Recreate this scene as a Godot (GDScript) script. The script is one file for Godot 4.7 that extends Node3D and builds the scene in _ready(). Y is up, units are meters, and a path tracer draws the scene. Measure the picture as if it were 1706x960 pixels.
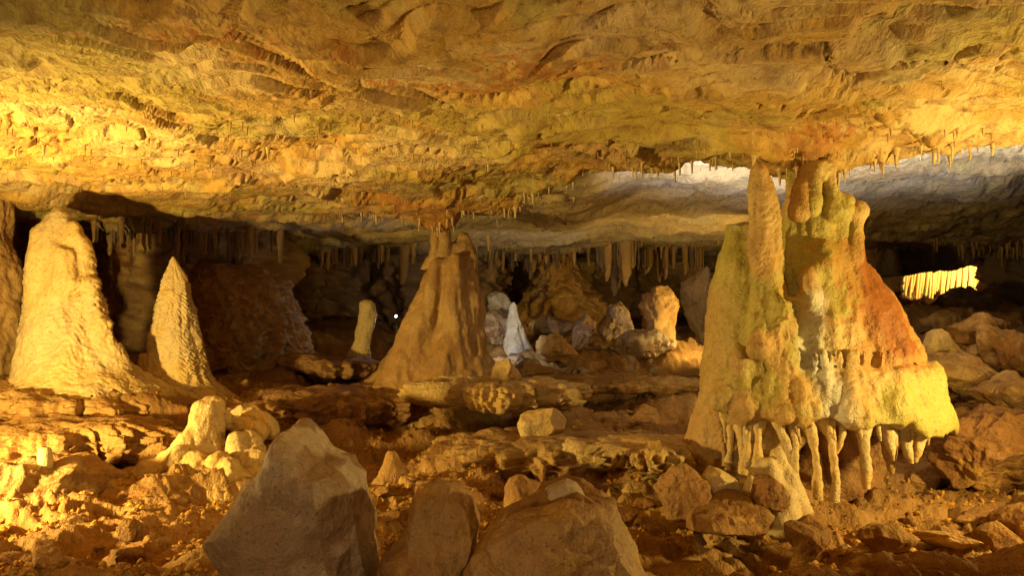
extends Node3D
# A show cave: low ochre ceiling, stalagmites, a big dripping flowstone cone on the right, rubble floor, small floodlights.
const F := 1339.0      # focal length used to lay points out, in photograph pixels
const EYE := 1.2       # height of the camera above the floor
var rng := RandomNumberGenerator.new()
var n_low := FastNoiseLite.new()
var n_mid := FastNoiseLite.new()
var n_fine := FastNoiseLite.new()
var n_ridge := FastNoiseLite.new()
var n_cell := FastNoiseLite.new()
var n_plain := FastNoiseLite.new()
var M := {}
var ico := {}
var taken := {}

# base colours, linear
const OCHRE := Color(0.58, 0.37, 0.095)
const PALE := Color(0.66, 0.49, 0.22)
const RUST := Color(0.42, 0.145, 0.032)
const GREEN := Color(0.40, 0.36, 0.075)
const BROWN := Color(0.30, 0.17, 0.06)
const GREY := Color(0.34, 0.27, 0.22)
const WHITE := Color(0.74, 0.71, 0.66)
const DARK := Color(0.17, 0.105, 0.06)

func P(px: float, py: float, d: float) -> Vector3:
	return Vector3((px - 853.0) / F * d, EYE - (py - 480.0) / F * d, -d)

func sm(a: float, b: float, x: float) -> float:
	return smoothstep(a, b, x)

# ------------------------------------------------------------------ naming
func numbered(called: String) -> String:
	if not taken.has(called):
		taken[called] = 0
		return called
	taken[called] += 1
	return "%s_%03d" % [called, taken[called]]

func tag(o: Node, label: String, category: String, group := "") -> void:
	o.set_meta("label", label)
	o.set_meta("category", category)
	if group != "":
		o.set_meta("group", group)

func thing(called: String, at: Vector3, label: String, category: String, group := "") -> Node3D:
	var o := Node3D.new()
	o.name = numbered(called)
	o.position = at
	tag(o, label, category, group)
	add_child(o)
	return o

func part(called: String, mesh: Mesh, mat: Material, parent: Node3D, at := Vector3.ZERO) -> MeshInstance3D:
	var o := MeshInstance3D.new()
	o.name = called
	o.mesh = mesh
	o.material_override = mat
	o.position = at
	parent.add_child(o, true)
	return o

func single(called: String, mesh: Mesh, mat: Material, at: Vector3, label: String, category: String, group := "") -> MeshInstance3D:
	var o := MeshInstance3D.new()
	o.name = numbered(called)
	o.mesh = mesh
	o.material_override = mat
	o.position = at
	tag(o, label, category, group)
	add_child(o)
	return o

func struct(called: String, mesh: Mesh, mat: Material) -> MeshInstance3D:
	var o := MeshInstance3D.new()
	o.name = numbered(called)
	o.mesh = mesh
	o.material_override = mat
	o.set_meta("kind", "structure")
	add_child(o)
	return o

# ------------------------------------------------------------------ meshes
func finish(pts: PackedVector3Array, idx: PackedInt32Array, cols: PackedColorArray) -> ArrayMesh:
	var nor := PackedVector3Array()
	nor.resize(pts.size())
	var k := 0
	var n := idx.size()
	while k < n:
		var a := idx[k]
		var b := idx[k + 1]
		var c := idx[k + 2]
		var pa := pts[a]
		var f := (pts[c] - pa).cross(pts[b] - pa)
		nor[a] += f
		nor[b] += f
		nor[c] += f
		k += 3
	for i in nor.size():
		nor[i] = nor[i].normalized() if nor[i].length_squared() > 1e-18 else Vector3.UP
	var arr := []
	arr.resize(Mesh.ARRAY_MAX)
	arr[Mesh.ARRAY_VERTEX] = pts
	arr[Mesh.ARRAY_NORMAL] = nor
	arr[Mesh.ARRAY_COLOR] = cols
	arr[Mesh.ARRAY_INDEX] = idx
	var m := ArrayMesh.new()
	m.add_surface_from_arrays(Mesh.PRIMITIVE_TRIANGLES, arr)
	return m

# nu columns, nv rows; out: whether the front lies along du x dv
func grid_index(nu: int, nv: int, wrap: bool, out: bool) -> PackedInt32Array:
	var idx := PackedInt32Array()
	var cu := nu if wrap else nu - 1
	idx.resize(cu * (nv - 1) * 6)
	var k := 0
	for j in nv - 1:
		for i in cu:
			var a := j * nu + i
			var b := j * nu + (i + 1) % nu
			var c := a + nu
			var d := b + nu
			if out:
				idx[k] = a; idx[k + 1] = c; idx[k + 2] = b
				idx[k + 3] = b; idx[k + 4] = c; idx[k + 5] = d
			else:
				idx[k] = a; idx[k + 1] = b; idx[k + 2] = c
				idx[k + 3] = b; idx[k + 4] = d; idx[k + 5] = c
			k += 6
	return idx

func icosphere(level: int) -> Array:
	if ico.has(level):
		return ico[level]
	var v := PackedVector3Array()
	var idx := PackedInt32Array()
	if level == 0:
		var t := (1.0 + sqrt(5.0)) / 2.0
		for q in [[-1, t, 0], [1, t, 0], [-1, -t, 0], [1, -t, 0], [0, -1, t], [0, 1, t], [0, -1, -t], [0, 1, -t], [t, 0, -1], [t, 0, 1], [-t, 0, -1], [-t, 0, 1]]:
			v.append(Vector3(q[0], q[1], q[2]).normalized())
		for q in [[0, 11, 5], [0, 5, 1], [0, 1, 7], [0, 7, 10], [0, 10, 11], [1, 5, 9], [5, 11, 4], [11, 10, 2], [10, 7, 6], [7, 1, 8], [3, 9, 4], [3, 4, 2], [3, 2, 6], [3, 6, 8], [3, 8, 9], [4, 9, 5], [2, 4, 11], [6, 2, 10], [8, 6, 7], [9, 8, 1]]:
			idx.append(q[0]); idx.append(q[2]); idx.append(q[1])
	else:
		var lower := icosphere(level - 1)
		v = lower[0].duplicate()
		var old: PackedInt32Array = lower[1]
		var mids := {}
		for k in range(0, old.size(), 3):
			var tri := [old[k], old[k + 1], old[k + 2]]
			var m := [0, 0, 0]
			for e in 3:
				var a: int = tri[e]
				var b: int = tri[(e + 1) % 3]
				var key := mini(a, b) * 1000000 + maxi(a, b)
				if not mids.has(key):
					mids[key] = v.size()
					v.append((v[a] + v[b]).normalized())
				m[e] = mids[key]
			for q in [[tri[0], m[0], m[2]], [tri[1], m[1], m[0]], [tri[2], m[2], m[1]], [m[0], m[1], m[2]]]:
				idx.append(q[0]); idx.append(q[1]); idx.append(q[2])
	ico[level] = [v, idx]
	return ico[level]

# ------------------------------------------------------------------ base colours of the stone
func tint(p: Vector3, kind: String) -> Color:
	var a := n_low.get_noise_3dv(p * 1.0)
	var b := n_low.get_noise_3dv(p * 1.7 + Vector3(31, 7, 3))
	var c := n_mid.get_noise_3dv(p * 1.3 + Vector3(3, 57, 11))
	var e := n_fine.get_noise_3dv(p * 1.0)
	var o: Color
	match kind:
		"ceiling":
			o = OCHRE.lerp(PALE, sm(-0.05, 0.32, b + 0.5 * c))
			o = o.lerp(GREEN, 0.55 * sm(0.04, 0.26, a + 0.35 * c))
			o = o.lerp(RUST, 0.7 * sm(0.29, 0.52, -a + 0.5 * e - 0.2 * b + 0.25 * c))
			o = o.lerp(BROWN, 0.6 * sm(0.1, 0.4, n_mid.get_noise_3dv(p * 2.9 + Vector3(9, 9, 1)) + 0.2 * e))
			o = o.lerp(GREY, 0.3 * sm(0.25, 0.5, n_low.get_noise_3dv(p * 1.3 + Vector3(77, 0, 4)) + 0.2 * e))
		"far":
			o = Color(0.54, 0.43, 0.26).lerp(Color(0.46, 0.41, 0.36), sm(-0.1, 0.3, a + 0.3 * c))
			o = o.lerp(GREEN, 0.3 * sm(0.1, 0.4, b))
			o = o.lerp(PALE, 0.5 * sm(0.1, 0.4, c))
		"floor":
			o = Color(0.42, 0.25, 0.10).lerp(BROWN, sm(-0.1, 0.3, b + 0.3 * c))
			o = o.lerp(PALE, 0.5 * sm(0.12, 0.4, a + 0.4 * e))
			o = o.lerp(RUST, 0.22 * sm(0.12, 0.4, c))
		"earth":
			o = BROWN.lerp(Color(0.33, 0.17, 0.055), sm(-0.2, 0.3, b + 0.4 * c))
			o = o.lerp(OCHRE, 0.5 * sm(0.05, 0.4, a + 0.5 * e))
		"calcite":
			o = Color(0.65, 0.49, 0.24).lerp(Color(0.68, 0.48, 0.19), sm(-0.2, 0.3, b + 0.4 * c))
			o = o.lerp(OCHRE, 0.4 * sm(0.1, 0.4, c + 0.3 * e))
		"honey":
			o = Color(0.46, 0.265, 0.09).lerp(Color(0.54, 0.345, 0.13), sm(-0.2, 0.3, b + 0.4 * c))
			o = o.lerp(BROWN, 0.55 * sm(0.05, 0.4, c + 0.3 * e))
		"boulder":
			o = Color(0.38, 0.275, 0.20).lerp(Color(0.33, 0.205, 0.125), sm(-0.15, 0.25, b * 1.2 + 0.6 * c))
			o = o.lerp(Color(0.58, 0.47, 0.37), 0.85 * sm(0.04, 0.16, n_mid.get_noise_3dv(p * 0.8 + Vector3(5, 1, 8)) + 0.3 * e))
			o = o.lerp(Color(0.30, 0.19, 0.13), 0.6 * sm(0.22, 0.4, -a + 0.4 * e))
		"red":
			o = Color(0.39, 0.23, 0.10).lerp(Color(0.30, 0.155, 0.06), sm(-0.2, 0.3, b + 0.4 * c))
			o = o.lerp(OCHRE, 0.5 * sm(0.1, 0.4, c + 0.3 * e))
		"white":
			o = WHITE.lerp(Color(0.58, 0.55, 0.52), sm(0.0, 0.5, b + c))
		"wall":
			o = Color(0.50, 0.30, 0.14).lerp(Color(0.40, 0.26, 0.15), sm(-0.2, 0.3, b + 0.4 * c))
			o = o.lerp(PALE, 0.5 * sm(0.1, 0.4, c + 0.3 * e))
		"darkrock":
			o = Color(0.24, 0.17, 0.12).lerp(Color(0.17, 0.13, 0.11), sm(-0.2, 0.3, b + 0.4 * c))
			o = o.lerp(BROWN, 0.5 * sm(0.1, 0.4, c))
		_:
			o = OCHRE
	var g := 1.0 + 0.16 * e + 0.10 * c
	return Color(o.r * g, o.g * g, o.b * g)

# ------------------------------------------------------------------ turned shapes: rows of [height, left, right] round a spine
# depth: z radius over x radius; o: {rough, flute, ripple, kind, seed, back}
func spline(rows: Array, t: float, k: int) -> float:
	var n := rows.size() - 1
	var f := clampf(t, 0.0, 1.0) * n
	var i := mini(int(f), n - 1)
	var u := f - i
	var p0: float = rows[maxi(i - 1, 0)][k]
	var p1: float = rows[i][k]
	var p2: float = rows[i + 1][k]
	var p3: float = rows[mini(i + 2, n)][k]
	return cubic_interpolate(p1, p2, p0, p3, u) if not (p1 == p2) else p1

func turned(rows: Array, nu: int, nv: int, o: Dictionary) -> ArrayMesh:
	var depth: float = o.get("depth", 0.85)
	var rough: float = o.get("rough", 0.03)
	var flute: float = o.get("flute", 0.0)
	var flutes: float = o.get("flutes", 14.0)
	var ripple: float = o.get("ripple", 0.0)
	var kind: String = o.get("kind", "calcite")
	var off := Vector3(1.7, 0.3, 2.1) * float(o.get("seed", 1))
	var paint = o.get("paint")
	var sag: float = o.get("sag", 0.0)
	var pts := PackedVector3Array()
	var cols := PackedColorArray()
	pts.resize(nu * nv)
	cols.resize(nu * nv)
	for j in nv:
		var t := float(j) / (nv - 1)
		var y := spline(rows, t, 0)
		var l := spline(rows, t, 1)
		var r := spline(rows, t, 2)
		var cx := (l + r) * 0.5
		var rad := maxf((r - l) * 0.5, 0.003)
		var amp := clampf(rad / 0.12, 0.1, 1.0)
		for i in nu:
			var an := TAU * i / nu
			var dx := cos(an)
			var dz := sin(an)
			var p := Vector3(cx + dx * rad, y, dz * rad * depth)
			var q := p + off
			var h := n_mid.get_noise_3dv(q * Vector3(1.5, 0.9, 1.5)) * rough * 1.6
			h += n_ridge.get_noise_3dv(q * Vector3(1.4, 0.7, 1.4)) * rough * 0.35
			h += n_fine.get_noise_3dv(q * 1.2) * rough * 0.35
			if flute > 0.0:
				var w := an * flutes + 2.2 * n_mid.get_noise_3dv(q * 0.9)
				h += flute * (absf(sin(w * 0.5)) - 0.6) * (0.5 + n_low.get_noise_3dv(q * 2.0))
			if ripple > 0.0:
				var s := y * 26.0 + 3.5 * n_mid.get_noise_3dv(q * Vector3(1.6, 0.5, 1.6))
				var fr := s - floorf(s)
				h += ripple * (0.5 - fr) * (0.6 + 1.2 * n_low.get_noise_3dv(q * 3.0))
			h *= amp
			p += Vector3(dx, 0.12 * n_plain.get_noise_3dv(q * 3.0), dz) * h
			if sag > 0.0:
				p.y -= sag * sm(0.35, 0.7, t) * (1.2 * sin(an * 11.0 + 4.0 * n_plain.get_noise_2d(dx * 2.0, dz * 2.0)) * 0.5 + 2.0 * n_plain.get_noise_2d(dx * 1.7 + 8.0, dz * 1.7))
			pts[j * nu + i] = p
			cols[j * nu + i] = tint(q, kind) if paint == null else paint.call(p, q)
	return finish(pts, grid_index(nu, nv, true, rows[0][0] > rows[-1][0]), cols)

# rows of [py, left px, right px] at a distance -> rows in metres about an origin
func rows_at(px_rows: Array, d: float, at: Vector3) -> Array:
	var r := []
	for q in px_rows:
		r.append([P(0, q[0], d).y - at.y, P(q[1], 0, d).x - at.x, P(q[2], 0, d).x - at.x])
	return r

# ------------------------------------------------------------------ tubes that taper
func tube(path: Array, radii: Array, sides: int, steps: int, rough: float, kind: String, seed_ := 0.0) -> ArrayMesh:
	var pts := PackedVector3Array()
	var cols := PackedColorArray()
	var n := path.size() - 1
	for j in steps + 1:
		var f := float(j) / steps * n
		var i := mini(int(f), n - 1)
		var u := f - i
		var p0: Vector3 = path[maxi(i - 1, 0)]
		var p1: Vector3 = path[i]
		var p2: Vector3 = path[i + 1]
		var p3: Vector3 = path[mini(i + 2, n)]
		var c := p1.cubic_interpolate(p2, p0, p3, u)
		var dir := (p2 - p1).normalized()
		var sx := dir.cross(Vector3(0.1, 0.05, 1)).normalized()
		var sz := sx.cross(dir).normalized()
		var r := lerpf(radii[i], radii[i + 1], u)
		for s in sides:
			var an := TAU * s / sides
			var dv := sx * cos(an) + sz * sin(an)
			var q := c + dv * r + Vector3(seed_, seed_ * 0.7, 0)
			pts.append(c + dv * (r + minf(rough, r * 0.6) * (1.2 * n_mid.get_noise_3dv(q * 2.5) + 0.5 * n_fine.get_noise_3dv(q * 1.5))))
			cols.append(tint(q, kind))
	return finish(pts, grid_index(sides, steps + 1, true, false), cols)

# ------------------------------------------------------------------ rocks
# outline: points [x, y] in metres round the origin (any star shape); thick: half depth
func outlined_rock(outline: Array, thick: float, level: int, o: Dictionary) -> ArrayMesh:
	var kind: String = o.get("kind", "boulder")
	var rough: float = o.get("rough", 0.03)
	var box: float = o.get("box", 0.55)
	var strata: float = o.get("strata", 0.0)
	var off := Vector3(2.3, 1.1, 0.7) * float(o.get("seed", 1))
	var N := 180
	var rad := PackedFloat32Array()
	rad.resize(N)
	for k in N:
		var an := TAU * k / N
		var dir := Vector2(cos(an), sin(an))
		var best := 0.02
		for e in outline.size():
			var a := Vector2(outline[e][0], outline[e][1])
			var b := Vector2(outline[(e + 1) % outline.size()][0], outline[(e + 1) % outline.size()][1])
			var ab := b - a
			var den := dir.cross(ab)
			if absf(den) < 1e-7:
				continue
			var t := a.cross(ab) / den
			var u := a.cross(dir) / den
			if t > 0.0 and u >= -0.001 and u <= 1.001:
				best = maxf(best, t)
		rad[k] = best
	var ext := Vector3(0.01, 0.01, thick)
	for e in outline:
		ext.x = maxf(ext.x, absf(e[0]))
		ext.y = maxf(ext.y, absf(e[1]))
	var pr := RandomNumberGenerator.new()
	pr.seed = int(float(o.get("seed", 1)) * 101.0) + 7
	var cuts := []
	for k in 16:
		var n := Vector3(pr.randfn(), pr.randfn(), pr.randfn() + 0.25).normalized()
		cuts.append([n, pr.randf_range(float(o.get("cut", 0.76)), float(o.get("cut", 0.76)) + 0.24)])
	var sp := icosphere(level)
	var dirs: PackedVector3Array = sp[0]
	var pts := PackedVector3Array()
	var cols := PackedColorArray()
	pts.resize(dirs.size())
	cols.resize(dirs.size())
	for i in dirs.size():
		var v := dirs[i]
		var f := fposmod(atan2(v.y, v.x) / TAU * N, N)
		var k := int(f) % N
		var r := lerpf(rad[k], rad[(k + 1) % N], f - int(f))
		var cphi := sqrt(maxf(0.0, 1.0 - v.z * v.z))
		var flat := Vector2(v.x, v.y).normalized() if cphi > 1e-5 else Vector2.ZERO
		var rr := r * pow(cphi, box)
		var p := Vector3(flat.x * rr, flat.y * rr, signf(v.z) * pow(absf(v.z), box) * thick)
		if o.get("facets", true):
			var pn := p / ext
			for c in cuts:
				var over: float = pn.dot(c[0]) - c[1]
				if over > 0.0:
					pn -= c[0] * over * 0.94
			p = pn * ext
		var q := p + off
		var h := n_mid.get_noise_3dv(q * 0.9) * rough * 1.8 + n_ridge.get_noise_3dv(q * 1.0) * rough * 0.9 + n_fine.get_noise_3dv(q * 0.8) * rough * 0.35
		h -= rough * 1.2 * maxf(0.0, n_cell.get_noise_3dv(q * 0.8))
		if strata > 0.0:
			var s := p.y * 17.0 + 2.0 * n_mid.get_noise_3dv(q * Vector3(0.8, 0.3, 0.8))
			h += strata * (n_plain.get_noise_1d(floorf(s) * 37.0) + 0.5 * (s - floorf(s)))
		pts[i] = p + v * h
		cols[i] = tint(q, kind)
	return finish(pts, sp[1], cols)

func outlined_px(outline_px: Array, d: float, at: Vector3) -> Array:
	var r := []
	for q in outline_px:
		var p := P(q[0], q[1], d) - at
		r.append([p.x, p.y])
	return r

# a broken piece of rock: cut by random planes; unit size
func chip(level: int, seed_: int, kind: String, squash: Vector3, rough: float) -> ArrayMesh:
	var r := RandomNumberGenerator.new()
	r.seed = seed_ * 7919 + 13
	var planes := []
	for k in 13:
		var n := Vector3(r.randfn(), r.randfn(), r.randfn()).normalized()
		planes.append([n, r.randf_range(0.55, 0.95)])
	var sp := icosphere(level)
	var dirs: PackedVector3Array = sp[0]
	var pts := PackedVector3Array()
	var cols := PackedColorArray()
	pts.resize(dirs.size())
	cols.resize(dirs.size())
	var off := Vector3(seed_ * 3.1, seed_ * 1.7, 5.0)
	for i in dirs.size():
		var v := dirs[i]
		var d := 1.15
		for pl in planes:
			var c := v.dot(pl[0])
			if c > 0.05:
				d = minf(d, float(pl[1]) / c)
		var p := v * d
		var q := p * 0.35 + off
		p += v * rough * (1.2 * n_mid.get_noise_3dv(q) + 0.7 * n_ridge.get_noise_3dv(q * 1.3) + 0.5 * n_fine.get_noise_3dv(q * 1.2))
		pts[i] = p * squash
		cols[i] = tint(q, kind)
	# broken rock keeps its hard edges
	var si: PackedInt32Array = sp[1]
	var fp := PackedVector3Array()
	var fc := PackedColorArray()
	for k in si:
		fp.append(pts[k])
		fc.append(cols[k])
	return finish(fp, PackedInt32Array(range(si.size())), fc)

# a broad flat slab with broken edge and bedding; size: half extents
func slab_mesh(size: Vector3, level: int, seed_: float, kind: String, strata: float, rough: float, paint = null) -> ArrayMesh:
	var sp := icosphere(level)
	var dirs: PackedVector3Array = sp[0]
	var pts := PackedVector3Array()
	var cols := PackedColorArray()
	pts.resize(dirs.size())
	cols.resize(dirs.size())
	var off := Vector3(seed_ * 4.3, seed_ * 2.2, seed_)
	for i in dirs.size():
		var v := dirs[i]
		var ch := sqrt(maxf(0.0, 1.0 - v.y * v.y))
		var pl := Vector2(v.x, v.z).normalized() if ch > 1e-5 else Vector2.ZERO
		var edge := 1.0 + 0.55 * n_low.get_noise_2d(pl.x * 1.1 + seed_ * 9.0, pl.y * 1.1) + 0.30 * n_mid.get_noise_2d(pl.x * 0.9 + seed_ * 5.0, pl.y * 0.9)
		var p := Vector3(pl.x * pow(ch, 0.45) * edge * size.x, signf(v.y) * pow(absf(v.y), 0.5) * size.y, pl.y * pow(ch, 0.45) * edge * size.z)
		var q := p + off
		var out := Vector3(pl.x, 0, pl.y) * pow(ch, 2.0)
		var s := p.y / maxf(strata, 0.005) + 1.6 * n_mid.get_noise_3dv(q * Vector3(0.7, 0.2, 0.7))
		var step := n_plain.get_noise_2d(floorf(s) * 41.0 + seed_ * 100.0, pl.x * 6.0 + pl.y * 9.0)
		p += out * (step * 0.05 + 0.02 * (s - floorf(s)))
		p += v * rough * (1.8 * n_mid.get_noise_3dv(q * 0.9) + 0.9 * n_ridge.get_noise_3dv(q * 1.2) + 0.5 * n_fine.get_noise_3dv(q))
		pts[i] = p
		cols[i] = tint(q, kind) if paint == null else paint.call(p, q)
	return finish(pts, sp[1], cols)

# ------------------------------------------------------------------ fused shapes: a distance field meshed as surface nets
class Blob:
	var prims := []
	var holes := []
	var lip = null

	func capsule(a: Vector3, b: Vector3, ra: float, rb: float, k := 0.03, hole := false) -> void:
		(holes if hole else prims).append([0, a, b, ra, rb, k])

	# rows: [y, left, right] from the top down
	func profile(rows: Array, depth: float, z: float, k: float, cut := false) -> void:
		var n := 160
		var y1: float = rows[0][0]
		var y0: float = rows[-1][0]
		var tab := PackedVector2Array()
		tab.resize(n + 1)
		for i in n + 1:
			var y := lerpf(y1, y0, float(i) / n)
			var r := 0
			while r < rows.size() - 2 and y < rows[r + 1][0]:
				r += 1
			var u := clampf((y - rows[r][0]) / (rows[r + 1][0] - rows[r][0]), 0.0, 1.0)
			var a: Array = rows[maxi(r - 1, 0)]
			var d: Array = rows[mini(r + 2, rows.size() - 1)]
			var l := cubic_interpolate(rows[r][1], rows[r + 1][1], a[1], d[1], u)
			var q := cubic_interpolate(rows[r][2], rows[r + 1][2], a[2], d[2], u)
			tab[i] = Vector2((l + q) * 0.5, maxf((q - l) * 0.5, 0.002))
		prims.append([1, tab, y0, y1, depth, z, k, cut])

	func dist(q: Array, p: Vector3) -> float:
		if q[0] == 0:
			var a: Vector3 = q[1]
			var ab: Vector3 = q[2] - a
			var h := clampf((p - a).dot(ab) / maxf(ab.length_squared(), 1e-9), 0.0, 1.0)
			return (p - a - ab * h).length() - lerpf(q[3], q[4], h)
		var f := clampf((q[3] - p.y) / (q[3] - q[2]), 0.0, 1.0) * 160.0
		var c: Vector2 = q[1][int(f)]
		var dz: float = (p.z - q[5]) / q[4]
		return maxf((sqrt((p.x - c.x) * (p.x - c.x) + dz * dz) - c.y) * 0.62, maxf(p.y - q[3], q[2] - p.y))

	# only what matters within reach of p
	func near(p: Vector3, reach: float) -> Blob:
		var ds := []
		var best := 10.0
		for q in prims:
			ds.append(dist(q, p))
			best = minf(best, ds[-1])
		if best > reach * 1.5 + 0.05:
			return null
		var b := Blob.new()
		b.lip = lip
		for i in prims.size():
			if ds[i] < best + 2.2 * reach + 0.08:
				b.prims.append(prims[i])
		for q in holes:
			if dist(q, p) < reach + 0.02:
				b.holes.append(q)
		return b

	func eval(p: Vector3) -> float:
		var best := 10.0
		for q in prims:
			var d := 0.0
			var k := 0.0
			if q[0] == 0:
				var a: Vector3 = q[1]
				var ab: Vector3 = q[2] - a
				var h := clampf((p - a).dot(ab) / maxf(ab.length_squared(), 1e-9), 0.0, 1.0)
				d = (p - a - ab * h).length() - lerpf(q[3], q[4], h)
				k = q[5]
			else:
				var y0: float = q[2]
				var y1: float = q[3]
				var f := clampf((y1 - p.y) / (y1 - y0), 0.0, 1.0) * 160.0
				var i := mini(int(f), 159)
				var c: Vector2 = q[1][i].lerp(q[1][i + 1], f - i)
				var dz: float = (p.z - q[5]) / q[4]
				var r := sqrt((p.x - c.x) * (p.x - c.x) + dz * dz)
				d = maxf((r - c.y) * 0.62, maxf(p.y - y1, y0 - p.y))
				if q[7]:
					d = maxf(d, (lip.call(p, r / c.y) - p.y) * 0.8)
				k = q[6]
			var g := maxf(k - absf(best - d), 0.0) / k
			best = minf(best, d) - g * g * k * 0.25
		for q in holes:
			var a: Vector3 = q[1]
			var ab: Vector3 = q[2] - a
			var h := clampf((p - a).dot(ab) / maxf(ab.length_squared(), 1e-9), 0.0, 1.0)
			var d := lerpf(q[3], q[4], h) - (p - a - ab * h).length()
			var k: float = q[5]
			var g := maxf(k - absf(best - d), 0.0) / k
			best = maxf(best, d) + g * g * k * 0.25
		return best

# rough: lumps, grain: fine relief, in metres
func nets(b: Blob, lo: Vector3, hi: Vector3, cell: float, rough: float, grain: float, off: Vector3, kind: String, paint = null, fold := 0.0, ripple := 0.0) -> ArrayMesh:
	var blk := 4
	var bx := int(ceil((hi.x - lo.x) / (cell * blk)))
	var by := int(ceil((hi.y - lo.y) / (cell * blk)))
	var bz := int(ceil((hi.z - lo.z) / (cell * blk)))
	var nx := bx * blk + 1
	var ny := by * blk + 1
	var nz := bz * blk + 1
	var val := PackedFloat32Array()
	val.resize(nx * ny * nz)
	val.fill(99.0)
	var vert := PackedInt32Array()
	vert.resize(nx * ny * nz)
	vert.fill(-1)
	var half := cell * blk * 0.5
	var active := []
	var local := []
	for kz in bz:
		for ky in by:
			for kx in bx:
				var c := lo + Vector3(kx, ky, kz) * (cell * blk) + Vector3.ONE * half
				var nb := b.near(c, half * 1.9)
				if nb != null and absf(nb.eval(c)) < half * 1.9:
					active.append(Vector3i(kx * blk, ky * blk, kz * blk))
					local.append(nb)
	for ai in active.size():
		var o: Vector3i = active[ai]
		var nb: Blob = local[ai]
		for z in blk + 1:
			for y in blk + 1:
				var row: int = ((o.z + z) * ny + o.y + y) * nx + o.x
				for x in blk + 1:
					if val[row + x] > 90.0:
						val[row + x] = nb.eval(lo + Vector3(o.x + x, o.y + y, o.z + z) * cell)
	var pts := PackedVector3Array()
	var sx := 1
	var sy := nx
	var sz := nx * ny
	var corner := [0, sx, sy, sx + sy, sz, sx + sz, sy + sz, sx + sy + sz]
	var cpos := [Vector3(0, 0, 0), Vector3(1, 0, 0), Vector3(0, 1, 0), Vector3(1, 1, 0), Vector3(0, 0, 1), Vector3(1, 0, 1), Vector3(0, 1, 1), Vector3(1, 1, 1)]
	var edges := [[0, 1], [2, 3], [4, 5], [6, 7], [0, 2], [1, 3], [4, 6], [5, 7], [0, 4], [1, 5], [2, 6], [3, 7]]
	var cells := PackedInt32Array()
	for o in active:
		for z in blk:
			for y in blk:
				for x in blk:
					var at: int = ((o.z + z) * ny + o.y + y) * nx + o.x + x
					var mask := 0
					for k in 8:
						if val[at + corner[k]] < 0.0:
							mask |= 1 << k
					if mask == 0 or mask == 255:
						continue
					var sum := Vector3.ZERO
					var n := 0
					for e in edges:
						var va := val[at + corner[e[0]]]
						var vb := val[at + corner[e[1]]]
						if (va < 0.0) != (vb < 0.0):
							sum += cpos[e[0]].lerp(cpos[e[1]], va / (va - vb))
							n += 1
					vert[at] = pts.size()
					cells.append(at)
					pts.append(lo + (Vector3(o.x + x, o.y + y, o.z + z) + sum / n) * cell)
	var idx := PackedInt32Array()
	for at in cells:
		for ax in 3:
			var s: int = [sx, sy, sz][ax]
			var u: int = [sy, sz, sx][ax]
			var w: int = [sz, sx, sy][ax]
			var va := val[at]
			var vb := val[at + s]
			if (va < 0.0) == (vb < 0.0) or at < u + w:
				continue
			var a := vert[at]
			var c := vert[at - u]
			var d := vert[at - u - w]
			var e := vert[at - w]
			if c < 0 or d < 0 or e < 0:
				continue
			var q := [a, e, d, c] if va < 0.0 else [a, c, d, e]
			for k in [0, 1, 2, 0, 2, 3]:
				idx.append(q[k])
	var nor := PackedVector3Array()
	nor.resize(pts.size())
	for k in range(0, idx.size(), 3):
		var f := (pts[idx[k + 2]] - pts[idx[k]]).cross(pts[idx[k + 1]] - pts[idx[k]])
		for j in 3:
			nor[idx[k + j]] += f
	var cols := PackedColorArray()
	cols.resize(pts.size())
	for i in pts.size():
		var p := pts[i]
		var q := p + off
		var h := rough * (1.6 * n_mid.get_noise_3dv(q * Vector3(1.3, 0.8, 1.3)) + 0.5 * n_ridge.get_noise_3dv(q * Vector3(1.5, 0.8, 1.5)))
		h += grain * n_fine.get_noise_3dv(q) * (0.6 + 1.5 * n_low.get_noise_3dv(q * 2.5))
		if fold > 0.0:
			var fz := n_mid.get_noise_3dv(q * Vector3(1.9, 0.22, 1.9) + Vector3(0, 9, 0))
			h += fold * (1.3 * fz - 1.2 * maxf(0.0, 0.12 - absf(fz)))
		if ripple > 0.0:
			var s := p.y * 24.0 + 5.0 * n_mid.get_noise_3dv(q * Vector3(0.9, 0.35, 0.9))
			h += ripple * (0.5 - (s - floorf(s))) * clampf(0.5 + 2.0 * n_low.get_noise_3dv(q * 2.0 + Vector3(3, 0, 0)), 0.0, 1.3)
		pts[i] = p + nor[i].normalized() * h
		cols[i] = tint(q, kind) if paint == null else paint.call(p, q)
	return finish(pts, idx, cols)

# ------------------------------------------------------------------ the shape of the cave
const LIP := [[-9.0, 9.6], [-3.5, 8.6], [-1.8, 8.2], [-0.65, 7.7], [0.04, 7.0], [0.61, 5.6], [0.9, 4.95], [1.36, 4.65], [1.88, 4.65], [2.8, 4.4], [8.0, 4.1]]

func lip_depth(x: float) -> float:
	for k in LIP.size() - 1:
		if x < LIP[k + 1][0]:
			return lerpf(LIP[k][1], LIP[k + 1][1], clampf((x - LIP[k][0]) / (LIP[k + 1][0] - LIP[k][0]), 0, 1))
	return LIP[-1][1]

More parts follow.
